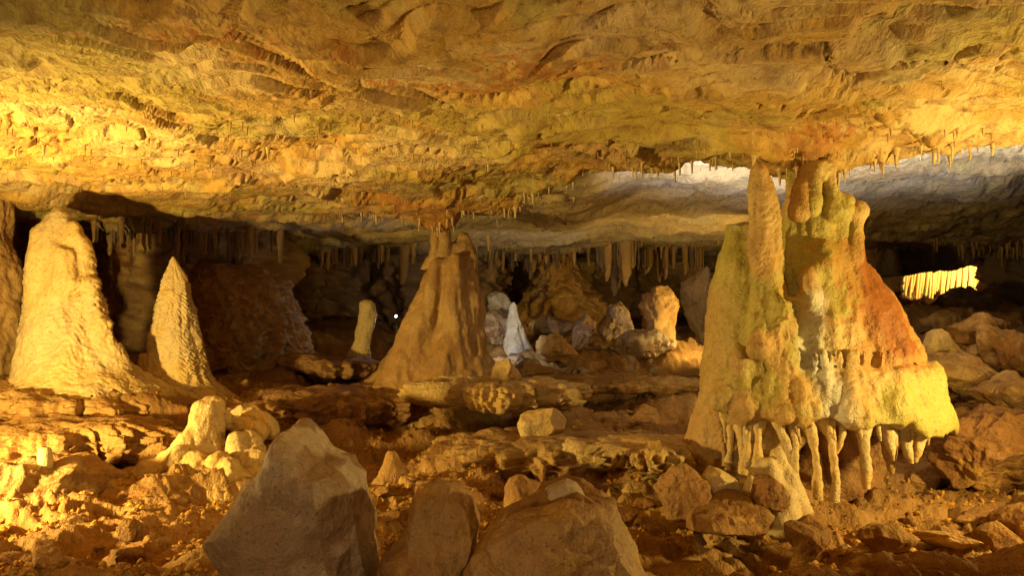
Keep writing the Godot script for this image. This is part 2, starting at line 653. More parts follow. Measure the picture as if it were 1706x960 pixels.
func ceil_base(x: float, z: float) -> float:
	var d := -z
	var ld := lip_depth(x) + 0.35 * n_mid.get_noise_2d(x * 0.5, 3.0) + 0.1 * n_fine.get_noise_2d(x * 0.5, 9.0)
	var h := 0.85 - 0.03 * clampf(d - 5.0, 0.0, 11.0)
	var step := lerpf(0.04, 0.14, sm(-2.2, -0.6, x))
	step = lerpf(step, 0.50, sm(0.6, 1.5, x)) * (1.0 - 0.75 * sm(7.5, 12.5, d))
	h += step * sm(ld, ld + 0.35 + 0.3 * sm(1.0, 0.0, x), d) 
	h -= 0.05 * exp(-pow((d - ld + 0.12) / 0.28, 2.0)) * sm(-2.5, -0.8, x)
	# rim funnel over the right-hand cone and the central column
	h -= 0.10 * exp(-(pow(x - 1.66, 2.0) / 0.08 + pow(d - 4.5, 2.0) / 0.14))
	h -= 0.12 * exp(-(pow(x + 0.73, 2.0) / 0.06 + pow(d - 7.9, 2.0) / 0.2))
	return EYE + h

func ceil_point(x: float, z: float) -> Vector3:
	var d := -z
	var h := ceil_base(x, z)
	var w := Vector2(x, z) + 0.5 * Vector2(n_low.get_noise_2d(x * 1.2, z * 1.2), n_low.get_noise_2d(x * 1.2 + 50.0, z * 1.2))
	h += 0.09 * n_low.get_noise_2d(w.x * 0.8 + 7.0, w.y * 1.1)
	# bedding flakes: stepped sheets with curled edges
	var t := 3.0 * (n_low.get_noise_2d(w.x * 1.0 + 0.5 * w.y + 19.0, w.y * 2.0) + 0.10 * n_mid.get_noise_2d(w.x * 0.35, w.y * 0.6)) + 20.0
	var fr := t - floorf(t)
	h += 0.034 * (floorf(t) - 20.0 + sm(0.74, 1.0, fr)) - 0.008 * fr
	var t2 := 4.0 * n_mid.get_noise_2d(w.x * 0.40 + 0.25 * w.y - 31.0, w.y * 0.75 + 4.0) + 20.0
	var fr2 := t2 - floorf(t2)
	h += 0.010 * (floorf(t2) - 20.0 + sm(0.7, 1.0, fr2)) - 0.003 * fr2
	h += 0.006 * n_ridge.get_noise_2d(w.x * 0.5 + 0.3 * w.y, w.y * 1.0)
	h += 0.006 * n_mid.get_noise_2d(x * 0.9 + 0.5 * z, z * 1.9) + 0.0022 * n_fine.get_noise_2d(x * 0.6 + 0.3 * z, z * 1.2)
	var crack := absf(n_low.get_noise_2d(w.x * 0.9 + 63.0, w.y * 1.3 - 8.0) + 0.12 * n_mid.get_noise_2d(x * 1.2, z * 1.2))
	h += 0.045 * sm(0.020, 0.0, crack) * sm(-0.1, 0.15, n_low.get_noise_2d(x * 1.4 - 20.0, z * 1.4))
	return Vector3(x, h, z)

func bell(x: float, d: float, cx: float, cd: float, rx: float, rd: float) -> float:
	return exp(-(pow((x - cx) / rx, 2.0) + pow((d - cd) / rd, 2.0)))

func floor_base(x: float, z: float) -> float:
	var d := -z
	var h := 0.0
	h += 0.36 * sm(8.6, 11.0, d)
	h += 0.06 * sm(12.0, 18.0, d)
	# boulder slope on the right
	h += (0.62 * sm(4.9, 7.6, d) - 0.10 * sm(9.0, 12.0, d)) * sm(1.7, 2.8, x - 0.16 * maxf(0.0, d - 6.0)) * sm(-0.3, 0.3, x)
	# ledge below the left stalagmites
	h += 0.26 * sm(5.5, 6.2, d) * sm(-1.6, -2.5, x)
	h += 0.30 * sm(-2.3, -3.2, x) * sm(4.9, 5.6, d) * sm(7.0, 6.0, d) * 0.4
	# mounds
	h += 0.16 * bell(x, d, -2.75, 4.5, 0.45, 0.4)
	h += 0.14 * bell(x, d, -1.85, 5.0, 0.5, 0.45)
	h += 0.10 * bell(x, d, 0.3, 5.9, 0.9, 0.8)
	h += 0.14 * bell(x, d, 1.0, 5.0, 0.35, 0.6)
	h += 0.20 * bell(x, d, -0.6, 8.1, 0.9, 0.7)
	# hollows under the slabs
	h -= 0.48 * bell(x, d, -0.72, 6.25, 0.50, 0.32)
	h -= 0.40 * bell(x, d, -2.6, 5.75, 0.5, 0.22)
	h -= 0.10 * bell(x, d, 1.9, 4.3, 0.45, 0.35)
	# bank in front of the camera
	h += 0.50 * sm(2.75, 2.25, d + 0.25 * n_mid.get_noise_2d(x * 0.4, 2.0)) * sm(0.15, 0.75, x)
	h += 0.22 * sm(3.0, 2.2, d) * sm(0.3, -0.3, x)
	return h

func floor_h(x: float, z: float) -> float:
	var d := -z
	var h := floor_base(x, z)
	var near := sm(2.2, 3.2, d)
	h += 0.10 * n_low.get_noise_2d(x * 1.6 + 3.0, z * 1.6)
	var t := 3.0 * n_low.get_noise_2d(x * 1.7 + 11.0, z * 2.2) + 1.1 * n_mid.get_noise_2d(x * 0.7, z * 0.9) + 20.0
	var fr := t - floorf(t)
	h += (0.045 * (floorf(t) - 20.0 + sm(0.72, 1.0, fr)) - 0.012 * fr) * (0.25 + 0.75 * near)
	h += 0.035 * n_mid.get_noise_2d(x * 1.3, z * 1.3)
	return h

func floor_point(x: float, z: float) -> Vector3:
	var h := floor_h(x, z)
	h += 0.014 * absf(n_fine.get_noise_2d(x * 0.8, z * 0.8)) + 0.010 * n_fine.get_noise_2d(x * 1.9 + 3.0, z * 1.9)
	h -= 0.008 * maxf(0.0, n_cell.get_noise_2d(x * 1.6, z * 1.6))
	return Vector3(x, h, z)

func sheet(lo: float, hi: float, nv: int, nu: int, is_floor: bool) -> ArrayMesh:
	var pts := PackedVector3Array()
	var cols := PackedColorArray()
	pts.resize(nu * nv)
	cols.resize(nu * nv)
	for j in nv:
		var d := lo * pow(hi / lo, float(j) / (nv - 1))
		var hw := 0.72 * d + 1.3
		for i in nu:
			var x := lerpf(-hw, hw, float(i) / (nu - 1))
			var p := floor_point(x, -d) if is_floor else ceil_point(x, -d)
			pts[j * nu + i] = p
			if is_floor:
				cols[j * nu + i] = tint(p, "earth" if d < 3.0 else "floor")
			else:
				var far := sm(0.0, 0.7, d - lip_depth(p.x) + 0.6 * n_low.get_noise_2d(x, d))
				cols[j * nu + i] = tint(p, "ceiling").lerp(tint(p, "far"), far * 0.85)
	return finish(pts, grid_index(nu, nv, false, is_floor), cols)

# the part of the cave behind the camera, coarse
func sheet_behind(is_floor: bool) -> ArrayMesh:
	var pts := PackedVector3Array()
	var cols := PackedColorArray()
	var nu := 60
	var nv := 40
	for j in nv:
		var d := lerpf(-5.0, 1.3, float(j) / (nv - 1))
		for i in nu:
			var x := lerpf(-6.0, 6.0, float(i) / (nu - 1))
			var p := floor_point(x, -d) if is_floor else ceil_point(x, -d)
			p.y += -0.02 if is_floor else 0.02
			pts.append(p)
			cols.append(tint(p, "earth" if is_floor else "ceiling"))
	return finish(pts, grid_index(nu, nv, false, is_floor), cols)

# a rock wall along a plan path of [x, depth], from below the floor to above the ceiling
func wall_mesh(path: Array, nu: int, nv: int, kind: String, rough: float, drape: float, lo := -9.0, hi := 9.0) -> ArrayMesh:
	var pts := PackedVector3Array()
	var cols := PackedColorArray()
	var lens := [0.0]
	for k in path.size() - 1:
		lens.append(lens[-1] + Vector2(path[k][0], path[k][1]).distance_to(Vector2(path[k + 1][0], path[k + 1][1])))
	for j in nv:
		var t := float(j) / (nv - 1)
		for i in nu:
			var s: float = lens[-1] * i / (nu - 1)
			var k := 0
			while k < lens.size() - 2 and s > lens[k + 1]:
				k += 1
			var u: float = (s - lens[k]) / (lens[k + 1] - lens[k])
			var a := Vector2(path[k][0], path[k][1])
			var b := Vector2(path[k + 1][0], path[k + 1][1])
			var c := a.lerp(b, u)
			var dir := (b - a).normalized()
			var y0 := maxf(floor_base(c.x, -c.y) - 0.35, lo)
			var y1 := minf(ceil_base(c.x, -c.y) + 0.25, hi)
			var y := lerpf(y0, y1, t)
			var p := Vector3(c.x, y, -c.y)
			# the front of the wall lies to the right of the path, towards the chamber
			var out := Vector3(dir.y, 0, dir.x)
			var q := p
			var h := rough * (2.0 * n_low.get_noise_3dv(q * 1.2) + 2.0 * n_mid.get_noise_3dv(q * 0.8) + 1.3 * n_ridge.get_noise_3dv(q * 0.5) + 0.25 * n_fine.get_noise_3dv(q * 0.8))
			h += 0.30 * sm(0.35, 0.0, t) * rough * 4.0
			if drape > 0.0:
				var top := sm(0.50, 0.72, t + 0.25 * n_mid.get_noise_2d(s * 0.6, 3.0))
				h += drape * top * (1.0 + 0.7 * absf(sin(s * 13.0 + 3.0 * n_mid.get_noise_3dv(q * 0.7))) + 0.5 * n_mid.get_noise_2d(s * 4.0, y * 0.4))
			pts.append(p + out * h)
			cols.append(tint(q * 1.2, kind))
	return finish(pts, grid_index(nu, nv, false, true), cols)

func px_path(list: Array) -> Array:
	var r := []
	for q in list:
		r.append([(q[0] - 853.0) / F * q[1], q[1]])
	return r

# ------------------------------------------------------------------ materials
func noise_tex(seed_: int, freq: float, oct: int, type: int, size: int, ramp: Array, as_normal := 0.0) -> NoiseTexture2D:
	var n := FastNoiseLite.new()
	n.seed = seed_
	n.noise_type = type
	n.frequency = freq
	n.fractal_octaves = oct
	n.fractal_gain = 0.68
	var t := NoiseTexture2D.new()
	t.width = size
	t.height = size
	t.seamless = true
	t.noise = n
	if as_normal > 0.0:
		t.as_normal_map = true
		t.bump_strength = as_normal
	if ramp.size():
		var g := Gradient.new()
		g.offsets = PackedFloat32Array(range(ramp.size()).map(func(k): return float(k) / (ramp.size() - 1)))
		g.colors = PackedColorArray(ramp)
		t.color_ramp = g
	return t

func stone(called: String, tex: Texture2D, relief: Texture2D, relief_cm: float, scale_: float, rough: float, spec := 0.4) -> void:
	var m := StandardMaterial3D.new()
	m.resource_name = called
	m.vertex_color_use_as_albedo = true
	m.albedo_color = Color.WHITE
	m.albedo_texture = tex
	m.uv1_triplanar = true
	m.uv1_world_triplanar = true
	m.uv1_scale = Vector3.ONE * scale_
	m.roughness = rough
	m.metallic_specular = spec
	m.heightmap_enabled = true
	m.heightmap_texture = relief
	m.heightmap_scale = relief_cm
	M[called] = m

func make_materials() -> void:
	var grain := noise_tex(5, 0.016, 7, FastNoiseLite.TYPE_SIMPLEX_SMOOTH, 1024, [Color(0.30, 0.23, 0.18), Color(0.50, 0.43, 0.37), Color(0.80, 0.76, 0.70), Color(0.97, 0.95, 0.92), Color(0.86, 0.80, 0.72), Color(1, 0.98, 0.94), Color(0.90, 0.84, 0.76), Color(1, 1, 1), Color(1, 1, 1)])
	var grain2 := noise_tex(9, 0.024, 6, FastNoiseLite.TYPE_SIMPLEX_SMOOTH, 1024, [Color(0.46, 0.40, 0.34), Color(0.70, 0.66, 0.61), Color(0.96, 0.95, 0.94), Color(0.88, 0.86, 0.82), Color(1, 1, 1), Color(1, 0.99, 0.97)])
	var rough_relief := noise_tex(21, 0.014, 8, FastNoiseLite.TYPE_SIMPLEX_SMOOTH, 1024, [])
	var flake_relief := noise_tex(27, 0.007, 7, FastNoiseLite.TYPE_SIMPLEX_SMOOTH, 1024, [])
	flake_relief.noise.fractal_type = FastNoiseLite.FRACTAL_RIDGED
	flake_relief.noise.fractal_gain = 0.6
	flake_relief.noise.domain_warp_enabled = true
	flake_relief.noise.domain_warp_amplitude = 60.0
	flake_relief.noise.domain_warp_frequency = 0.008
	var pit_relief := noise_tex(33, 0.03, 5, FastNoiseLite.TYPE_SIMPLEX_SMOOTH, 1024, [])
	stone("ceiling", grain, flake_relief, 2.4, 0.8, 0.82)
	stone("floor", grain, rough_relief, 2.0, 1.1, 0.9, 0.25)
	stone("calcite", grain2, pit_relief, 0.75, 1.3, 0.55)
	stone("rock", grain, flake_relief, 2.0, 1.6, 0.8, 0.3)
	stone("boulder", grain2, pit_relief, 0.7, 1.4, 0.62, 0.4)
	stone("chip", grain, rough_relief, 1.6, 2.2, 0.85, 0.3)
	for k in ["warm", "cool"]:
		var g := StandardMaterial3D.new()
		g.albedo_color = Color(0.9, 0.9, 0.9)
		g.emission_enabled = true
		g.emission = Color(1.0, 0.8, 0.5) if k == "warm" else Color(0.9, 0.95, 1.0)
		g.emission_energy_multiplier = 3.0
		M["lamp_" + k] = g
	var metal := StandardMaterial3D.new()
	metal.albedo_color = Color(0.08, 0.08, 0.08)
	metal.roughness = 0.5
	M["housing"] = metal

# ------------------------------------------------------------------ lamps
func floodlight(at: Vector3, target: Vector3, energy: float, color: Color, glow: String, size: float, angle: float, label: String) -> void:
	var t := thing("floodlight", at, label, "floodlight", "floodlights of the cave")
	var head := Basis.looking_at((target - at).normalized(), Vector3(0.01, 1, 0.02).normalized())
	var can := CylinderMesh.new()
	can.top_radius = size * 1.2
	can.bottom_radius = size * 0.8
	can.height = size * 1.6
	can.radial_segments = 24
	var h := part("housing", can, M.housing, t)
	h.basis = head * Basis(Vector3.RIGHT, -PI / 2)
	h.position = head * Vector3(0, 0, size * 0.9)
	var disc := CylinderMesh.new()
	disc.top_radius = size
	disc.bottom_radius = size
	disc.height = 0.008
	disc.radial_segments = 24
	var lens := part("lamp_lens", disc, M["lamp_" + glow], t)
	lens.basis = head * Basis(Vector3.RIGHT, -PI / 2)
	lens.position = head * Vector3(0, 0, size * 0.08)
	var ground := floor_h(at.x, at.z) - at.y
	if ground < -size * 0.5:
		var leg := CylinderMesh.new()
		leg.top_radius = 0.012
		leg.bottom_radius = 0.03
		leg.height = -ground + 0.04
		part("stand", leg, M.housing, t, head * Vector3(0, 0, size * 1.0) + Vector3(0, ground * 0.5 - 0.02, 0))
	var l := SpotLight3D.new()
	l.name = "lamp_light"
	l.light_color = color
	l.light_energy = energy
	l.light_size = size
	l.spot_angle = angle
	l.spot_angle_attenuation = 0.5
	l.spot_range = 40.0
	l.spot_attenuation = 2.0
	l.shadow_enabled = true
	l.basis = head
	l.position = head * Vector3(0, 0, -0.03)
	t.add_child(l)

# ------------------------------------------------------------------ formations
func stalagmite(px_rows: Array, d: float, o: Dictionary, called: String, label: String, category: String, group := "") -> Node3D:
	var last: Array = px_rows[-1]
	var at := P((last[1] + last[2]) * 0.5, last[0], d)
	var m := turned(rows_at(px_rows, d, at), o.get("nu", 150), o.get("nv", 170), o)
	return single(called, m, M[o.get("mat", "calcite")], at, label, category, group)

func px_rock(outline_px: Array, d: float, thick: float, level: int, o: Dictionary, called: String, label: String, category: String, group := "") -> Node3D:
	var c := Vector2.ZERO
	for q in outline_px:
		c += Vector2(q[0], q[1])
	c /= outline_px.size()
	var at := P(c.x, c.y, d)
	return single(called, outlined_rock(outlined_px(outline_px, d, at), thick, level, o), M[o.get("mat", "boulder")], at, label, category, group)

func flowstone_paint(p: Vector3, q: Vector3) -> Color:
	# p lies in the formation's own axes: x to the right, y up from its foot
	var s := 4.5 / F
	var e := n_fine.get_noise_3dv(q)
	var c := n_mid.get_noise_3dv(q * 1.2)
	var b := n_low.get_noise_3dv(q * 1.8)
	var o := Color(0.57, 0.355, 0.11).lerp(Color(0.60, 0.43, 0.17), sm(-0.2, 0.3, b + 0.4 * c))
	var x := p.x / s
	var y := p.y / s
	# algae, mostly on the lower bell and beside the spire
	var alg := sm(0.0, 0.30, n_low.get_noise_3dv(q * 2.0 + Vector3(40, 0, 0)) + 0.4 * c + 0.22 * exp(-pow((y - 165.0) / 60.0, 2.0)))
	o = o.lerp(Color(0.44, 0.27, 0.11), 0.75 * sm(-110.0, -175.0, x + 40.0 * c))
	o = o.lerp(GREEN, 0.75 * alg * sm(-230.0, -150.0, x + 60.0 * b))
	# white calcite run
	var run := exp(-pow((x + 48.0 + 0.14 * (y - 280.0) + 26.0 * c) / 20.0, 2.0)) * sm(380.0, 320.0, y) * sm(90.0, 150.0, y)
	o = o.lerp(Color(0.66, 0.64, 0.54), 0.85 * run)
	# iron stain on the right flank
	var axis := 75.0 + 0.30 * (330.0 - y)
	var stain := sm(0.55, 0.95, 1.25 * exp(-pow((x - axis) / 46.0, 2.0)) * sm(205.0, 260.0, y) * sm(440.0, 400.0, y) + 0.9 * c + 0.6 * e)
	o = o.lerp(Color(0.11, 0.024, 0.005), 0.95 * stain)
	o = o.lerp(Color(0.42, 0.15, 0.025), 0.6 * sm(0.25, 0.6, exp(-pow((x - axis) / 75.0, 2.0)) * sm(190.0, 240.0, y) * sm(460.0, 410.0, y) + 0.6 * e))
	var g := 1.0 + 0.18 * e + 0.12 * c
	return Color(o.r * g, o.g * g, o.b * g)

func build_cone() -> void:
	var d := 4.5
	var at := P(1380, 830, d)
	var t := thing("flowstone_formation", at, "big golden dripstone cone with rust red stain, skirted by drip columns", "dripstone")
	var u := d / F
	var w := func(px: float, py: float, z: float) -> Vector3: return P(px, py, d - z) - at
	var b := Blob.new()
	b.lip = func(p: Vector3, r: float) -> float:
		var x := p.x / u + 1380.0
		var row := 682.0 + 34.0 * sm(1450.0, 1545.0, x) + 12.0 * sm(1260.0, 1190.0, x) + 5.0 * sin(x * 0.115) + 16.0 * n_plain.get_noise_2d(x * 0.02, p.z * 2.0)
		return (830.0 - row) * u + 0.16 * maxf(0.0, 1.0 - r / 0.9)
	b.profile(rows_at([[336, 1316, 1392], [360, 1304, 1416], [400, 1298, 1428], [440, 1290, 1446], [480, 1280, 1474], [520, 1270, 1504], [560, 1260, 1526], [585, 1252, 1536], [604, 1250, 1536]], d, at), 0.52, 0.0, 0.02)
	b.profile(rows_at([[597, 1262, 1526], [608, 1228, 1550], [620, 1210, 1556], [636, 1202, 1559], [658, 1192, 1566], [682, 1182, 1580], [705, 1180, 1584], [745, 1190, 1576]], d, at), 0.55, 0.0, 0.008, true)
	b.profile(rows_at([[266, 1260, 1263], [280, 1254, 1271], [300, 1250, 1279], [340, 1247, 1290], [380, 1248, 1297], [420, 1247, 1303], [460, 1249, 1308], [500, 1250, 1316], [550, 1248, 1330], [600, 1244, 1340], [650, 1242, 1344], [676, 1252, 1334]], d - 0.18, at), 0.8, 0.18, 0.025)
	b.profile(rows_at([[373, 1208, 1250], [400, 1205, 1272], [425, 1196, 1300], [500, 1188, 1330], [560, 1180, 1340], [620, 1172, 1346], [680, 1162, 1346], [740, 1146, 1330], [820, 1120, 1300]], d + 0.14, at), 0.9, -0.14, 0.05)
	b.profile(rows_at([[196, 1270, 1420], [214, 1286, 1392], [232, 1294, 1366], [250, 1298, 1350], [275, 1300, 1340], [310, 1302, 1342], [345, 1300, 1372], [390, 1300, 1400]], d + 0.06, at), 1.0, -0.06, 0.04)
	b.capsule(w.call(1352, 286, 0.08), w.call(1376, 280, 0.08), 20 * u, 19 * u, 0.03)
	b.capsule(w.call(1342, 288, 0.10), w.call(1328, 356, 0.14), 11 * u, 16 * u, 0.03)
	b.capsule(w.call(1356, 290, 0.14), w.call(1352, 350, 0.16), 7 * u, 9 * u, 0.02)
	b.capsule(w.call(1384, 286, 0.10), w.call(1394, 350, 0.12), 11 * u, 18 * u, 0.03)
	b.capsule(w.call(1404, 334, 0.10), w.call(1396, 350, 0.10), 16 * u, 22 * u, 0.04)
	b.capsule(w.call(1402, 356, 0.06), w.call(1434, 352, 0.08), 12 * u, 14 * u, 0.03)
	b.capsule(w.call(1426, 358, 0.07), w.call(1424, 420, 0.06), 11 * u, 16 * u, 0.04)
	b.capsule(w.call(1408, 360, 0.10), w.call(1400, 410, 0.08), 5 * u, 8 * u, 0.015)
	b.capsule(w.call(1371, 292, -0.03), w.call(1369, 352, -0.03), 15 * u, 17 * u, 0.01)
	# lumps on the flanks
	for q in [[1228, 585, 0.20, 12], [1226, 600, 0.2, 16], [1206, 640, 0.15, 20], [1262, 560, 0.3, 16], [1300, 500, 0.3, 14], [1345, 470, 0.2, 20], [1330, 655, 0.27, 26], [1420, 662, 0.27, 28], [1480, 655, 0.23, 28], [1245, 660, 0.20, 24], [1290, 660, 0.26, 22], [1370, 420, 0.12, 24], [1340, 430, 0.1, 18]]:
		b.capsule(w.call(q[0], q[1], q[2]), w.call(q[0] + 3, q[1] + 22, q[2] + 0.02), q[3] * u * 0.7, q[3] * u, 0.06)
	# slot under the knob, gaps in the neck, row of holes between cone and bell
	b.capsule(w.call(1371, 300, 0.30), w.call(1368, 345, 0.30), 6 * u, 9 * u, 0.01, true)
	b.capsule(w.call(1371, 300, 0.16), w.call(1368, 345, 0.16), 6 * u, 9 * u, 0.01, true)
	b.capsule(w.call(1310, 277, 0.25), w.call(1310, 277, -0.1), 8 * u, 8 * u, 0.01, true)
	b.capsule(w.call(1412, 378, 0.20), w.call(1416, 396, 0.16), 5 * u, 5 * u, 0.008, true)
	for q in [[1320, 606, 4.0, 3.0], [1343, 598, 4.4, 9.0], [1384, 605, 3.4, 4.0], [1408, 603, 4.0, 5.0], [1458, 600, 5.4, 5.0], [1480, 606, 3.4, 4.0]]:
		var f: float = (q[0] - 1393.0) / 155.0
		var z := 0.285 * sqrt(maxf(0.05, 1.0 - f * f))
		for k in 4:
			b.capsule(w.call(q[0], q[1] - q[3] * 1.4, z + 0.14 - 0.08 * k), w.call(q[0], q[1] + q[3], z + 0.14 - 0.08 * k), q[2] * u * 0.9, q[2] * u * 1.25, 0.012, true)
	# fringe of the upper tier
	for k in 26:
		var xa := 1290.0 + k * 8.6 + 2.5 * sin(k * 2.3)
		var za := 0.283 * sqrt(1.0 - pow((xa - 1393.0) / 158.0, 2.0))
		if absf(xa - 1343.0) > 7.0 and absf(xa - 1457.0) > 9.0 and absf(xa - 1318.0) > 7.0:
			b.capsule(w.call(xa, 586, za), w.call(xa, 609 + 4.0 * sin(k * 4.1), za), 2.5 * u, 4.2 * u, 0.02)
	part("body", nets(b, Vector3(-0.95, -0.02, -0.62), Vector3(0.78, 2.16, 0.52), 0.0115, 0.020, 0.011, Vector3(5, 1, 6), "honey", flowstone_paint, 0.024, 0.007), M.calcite, t)
	var o := {}
	# drip columns below the bell: points, width at top, middle, bottom, how far forward
	var drips := [
		[[[1194, 690], [1203, 735], [1211, 775]], [13, 7, 9], 0.18],
		[[[1212, 690], [1217, 730], [1212, 770]], [9, 5, 7], 0.26],
		[[[1228, 690], [1236, 735], [1240, 785]], [12, 8, 10], 0.32],
		[[[1252, 690], [1246, 740], [1238, 790]], [10, 7, 10], 0.38],
		[[[1266, 690], [1262, 740], [1260, 790]], [13, 8, 10], 0.36],
		[[[1282, 682], [1302, 722], [1320, 765], [1326, 815]], [18, 9, 8, 11], 0.46],
		[[[1306, 690], [1324, 735], [1322, 790]], [10, 6, 8], 0.42],
		[[[1326, 685], [1352, 728], [1360, 785], [1361, 832]], [18, 9, 7, 10], 0.48],
		[[[1362, 695], [1384, 735], [1391, 785], [1391, 836]], [14, 8, 8, 10], 0.48],
		[[[1408, 695], [1402, 725], [1392, 755]], [11, 6, 5], 0.48],
		[[[1386, 695], [1388, 715], [1389, 745]], [7, 4, 4], 0.46],
		[[[1438, 688], [1437, 730], [1441, 775], [1443, 815]], [19, 12, 9, 6], 0.46],
		[[[1466, 692], [1480, 735], [1488, 768]], [16, 12, 2], 0.36],
		[[[1482, 692], [1490, 730], [1489, 752]], [8, 8, 3], 0.34],
		[[[1502, 700], [1510, 745], [1519, 772]], [12, 8, 5], 0.30],
		[[[1532, 705], [1531, 745], [1524, 770]], [15, 9, 4], 0.26],
		[[[1204, 690], [1207, 715], [1208, 738]], [8, 4, 2], 0.28],
		[[[1240, 690], [1241, 712], [1242, 745]], [8, 4, 3], 0.40],
		[[[1296, 690], [1299, 712], [1303, 738]], [9, 4, 2], 0.44],
		[[[1316, 688], [1326, 708], [1334, 742]], [9, 5, 2], 0.44],
		[[[1346, 690], [1350, 705], [1356, 730]], [10, 5, 3], 0.44],
		[[[1374, 690], [1379, 706], [1386, 728]], [10, 5, 3], 0.44],
		[[[1424, 690], [1430, 715], [1438, 745]], [10, 5, 4], 0.44],
		[[[1450, 690], [1447, 712], [1444, 740]], [10, 5, 4], 0.44],
		[[[1460, 692], [1463, 715], [1466, 735]], [8, 4, 2], 0.44],
		[[[1518, 704], [1518, 725], [1517, 748]], [9, 5, 2], 0.28],
		[[[1548, 708], [1547, 725], [1545, 742]], [9, 4, 2], 0.28],
		[[[1476, 700], [1482, 760], [1486, 790]], [15, 12, 3], 0.12]]
	for q in drips:
		if q[2] > 0.15:
			var f := (float(q[0][0][0]) - 1382.0) / 204.0
			q[2] = 0.325 * sqrt(maxf(0.05, 1.0 - f * f)) - (0.06 if q[2] < 0.38 and f > 0.3 else 0.0)
		var pa := []
		var ra := []
		for k in q[0].size():
			pa.append(P(q[0][k][0], q[0][k][1] - (20 if k == 0 else 0), d - q[2] + (0.09 if k == 0 else 0.0)) - at)
			ra.append(q[1][k] * d / F * (1.25 if k == 0 else 0.82))
		part("drip_column", tube(pa, ra, 18, 40, 0.014, "calcite" if q[2] > 0.15 else "honey", q[0][0][0] * 0.1), M.calcite, t)
	o = {"depth": 0.7, "rough": 0.05, "kind": "red", "seed": 12}
	part("core", turned(rows_at([[690, 1240, 1520], [740, 1260, 1480], [800, 1250, 1470], [860, 1230, 1480]], d - (-0.42), at), 80, 40, o), M.rock, t, Vector3(0, 0, -0.42))

func stand_on(o: Node3D, x: float, d: float, sink: float) -> void:
	o.position = Vector3(x, floor_h(x, -d) - sink, -d)

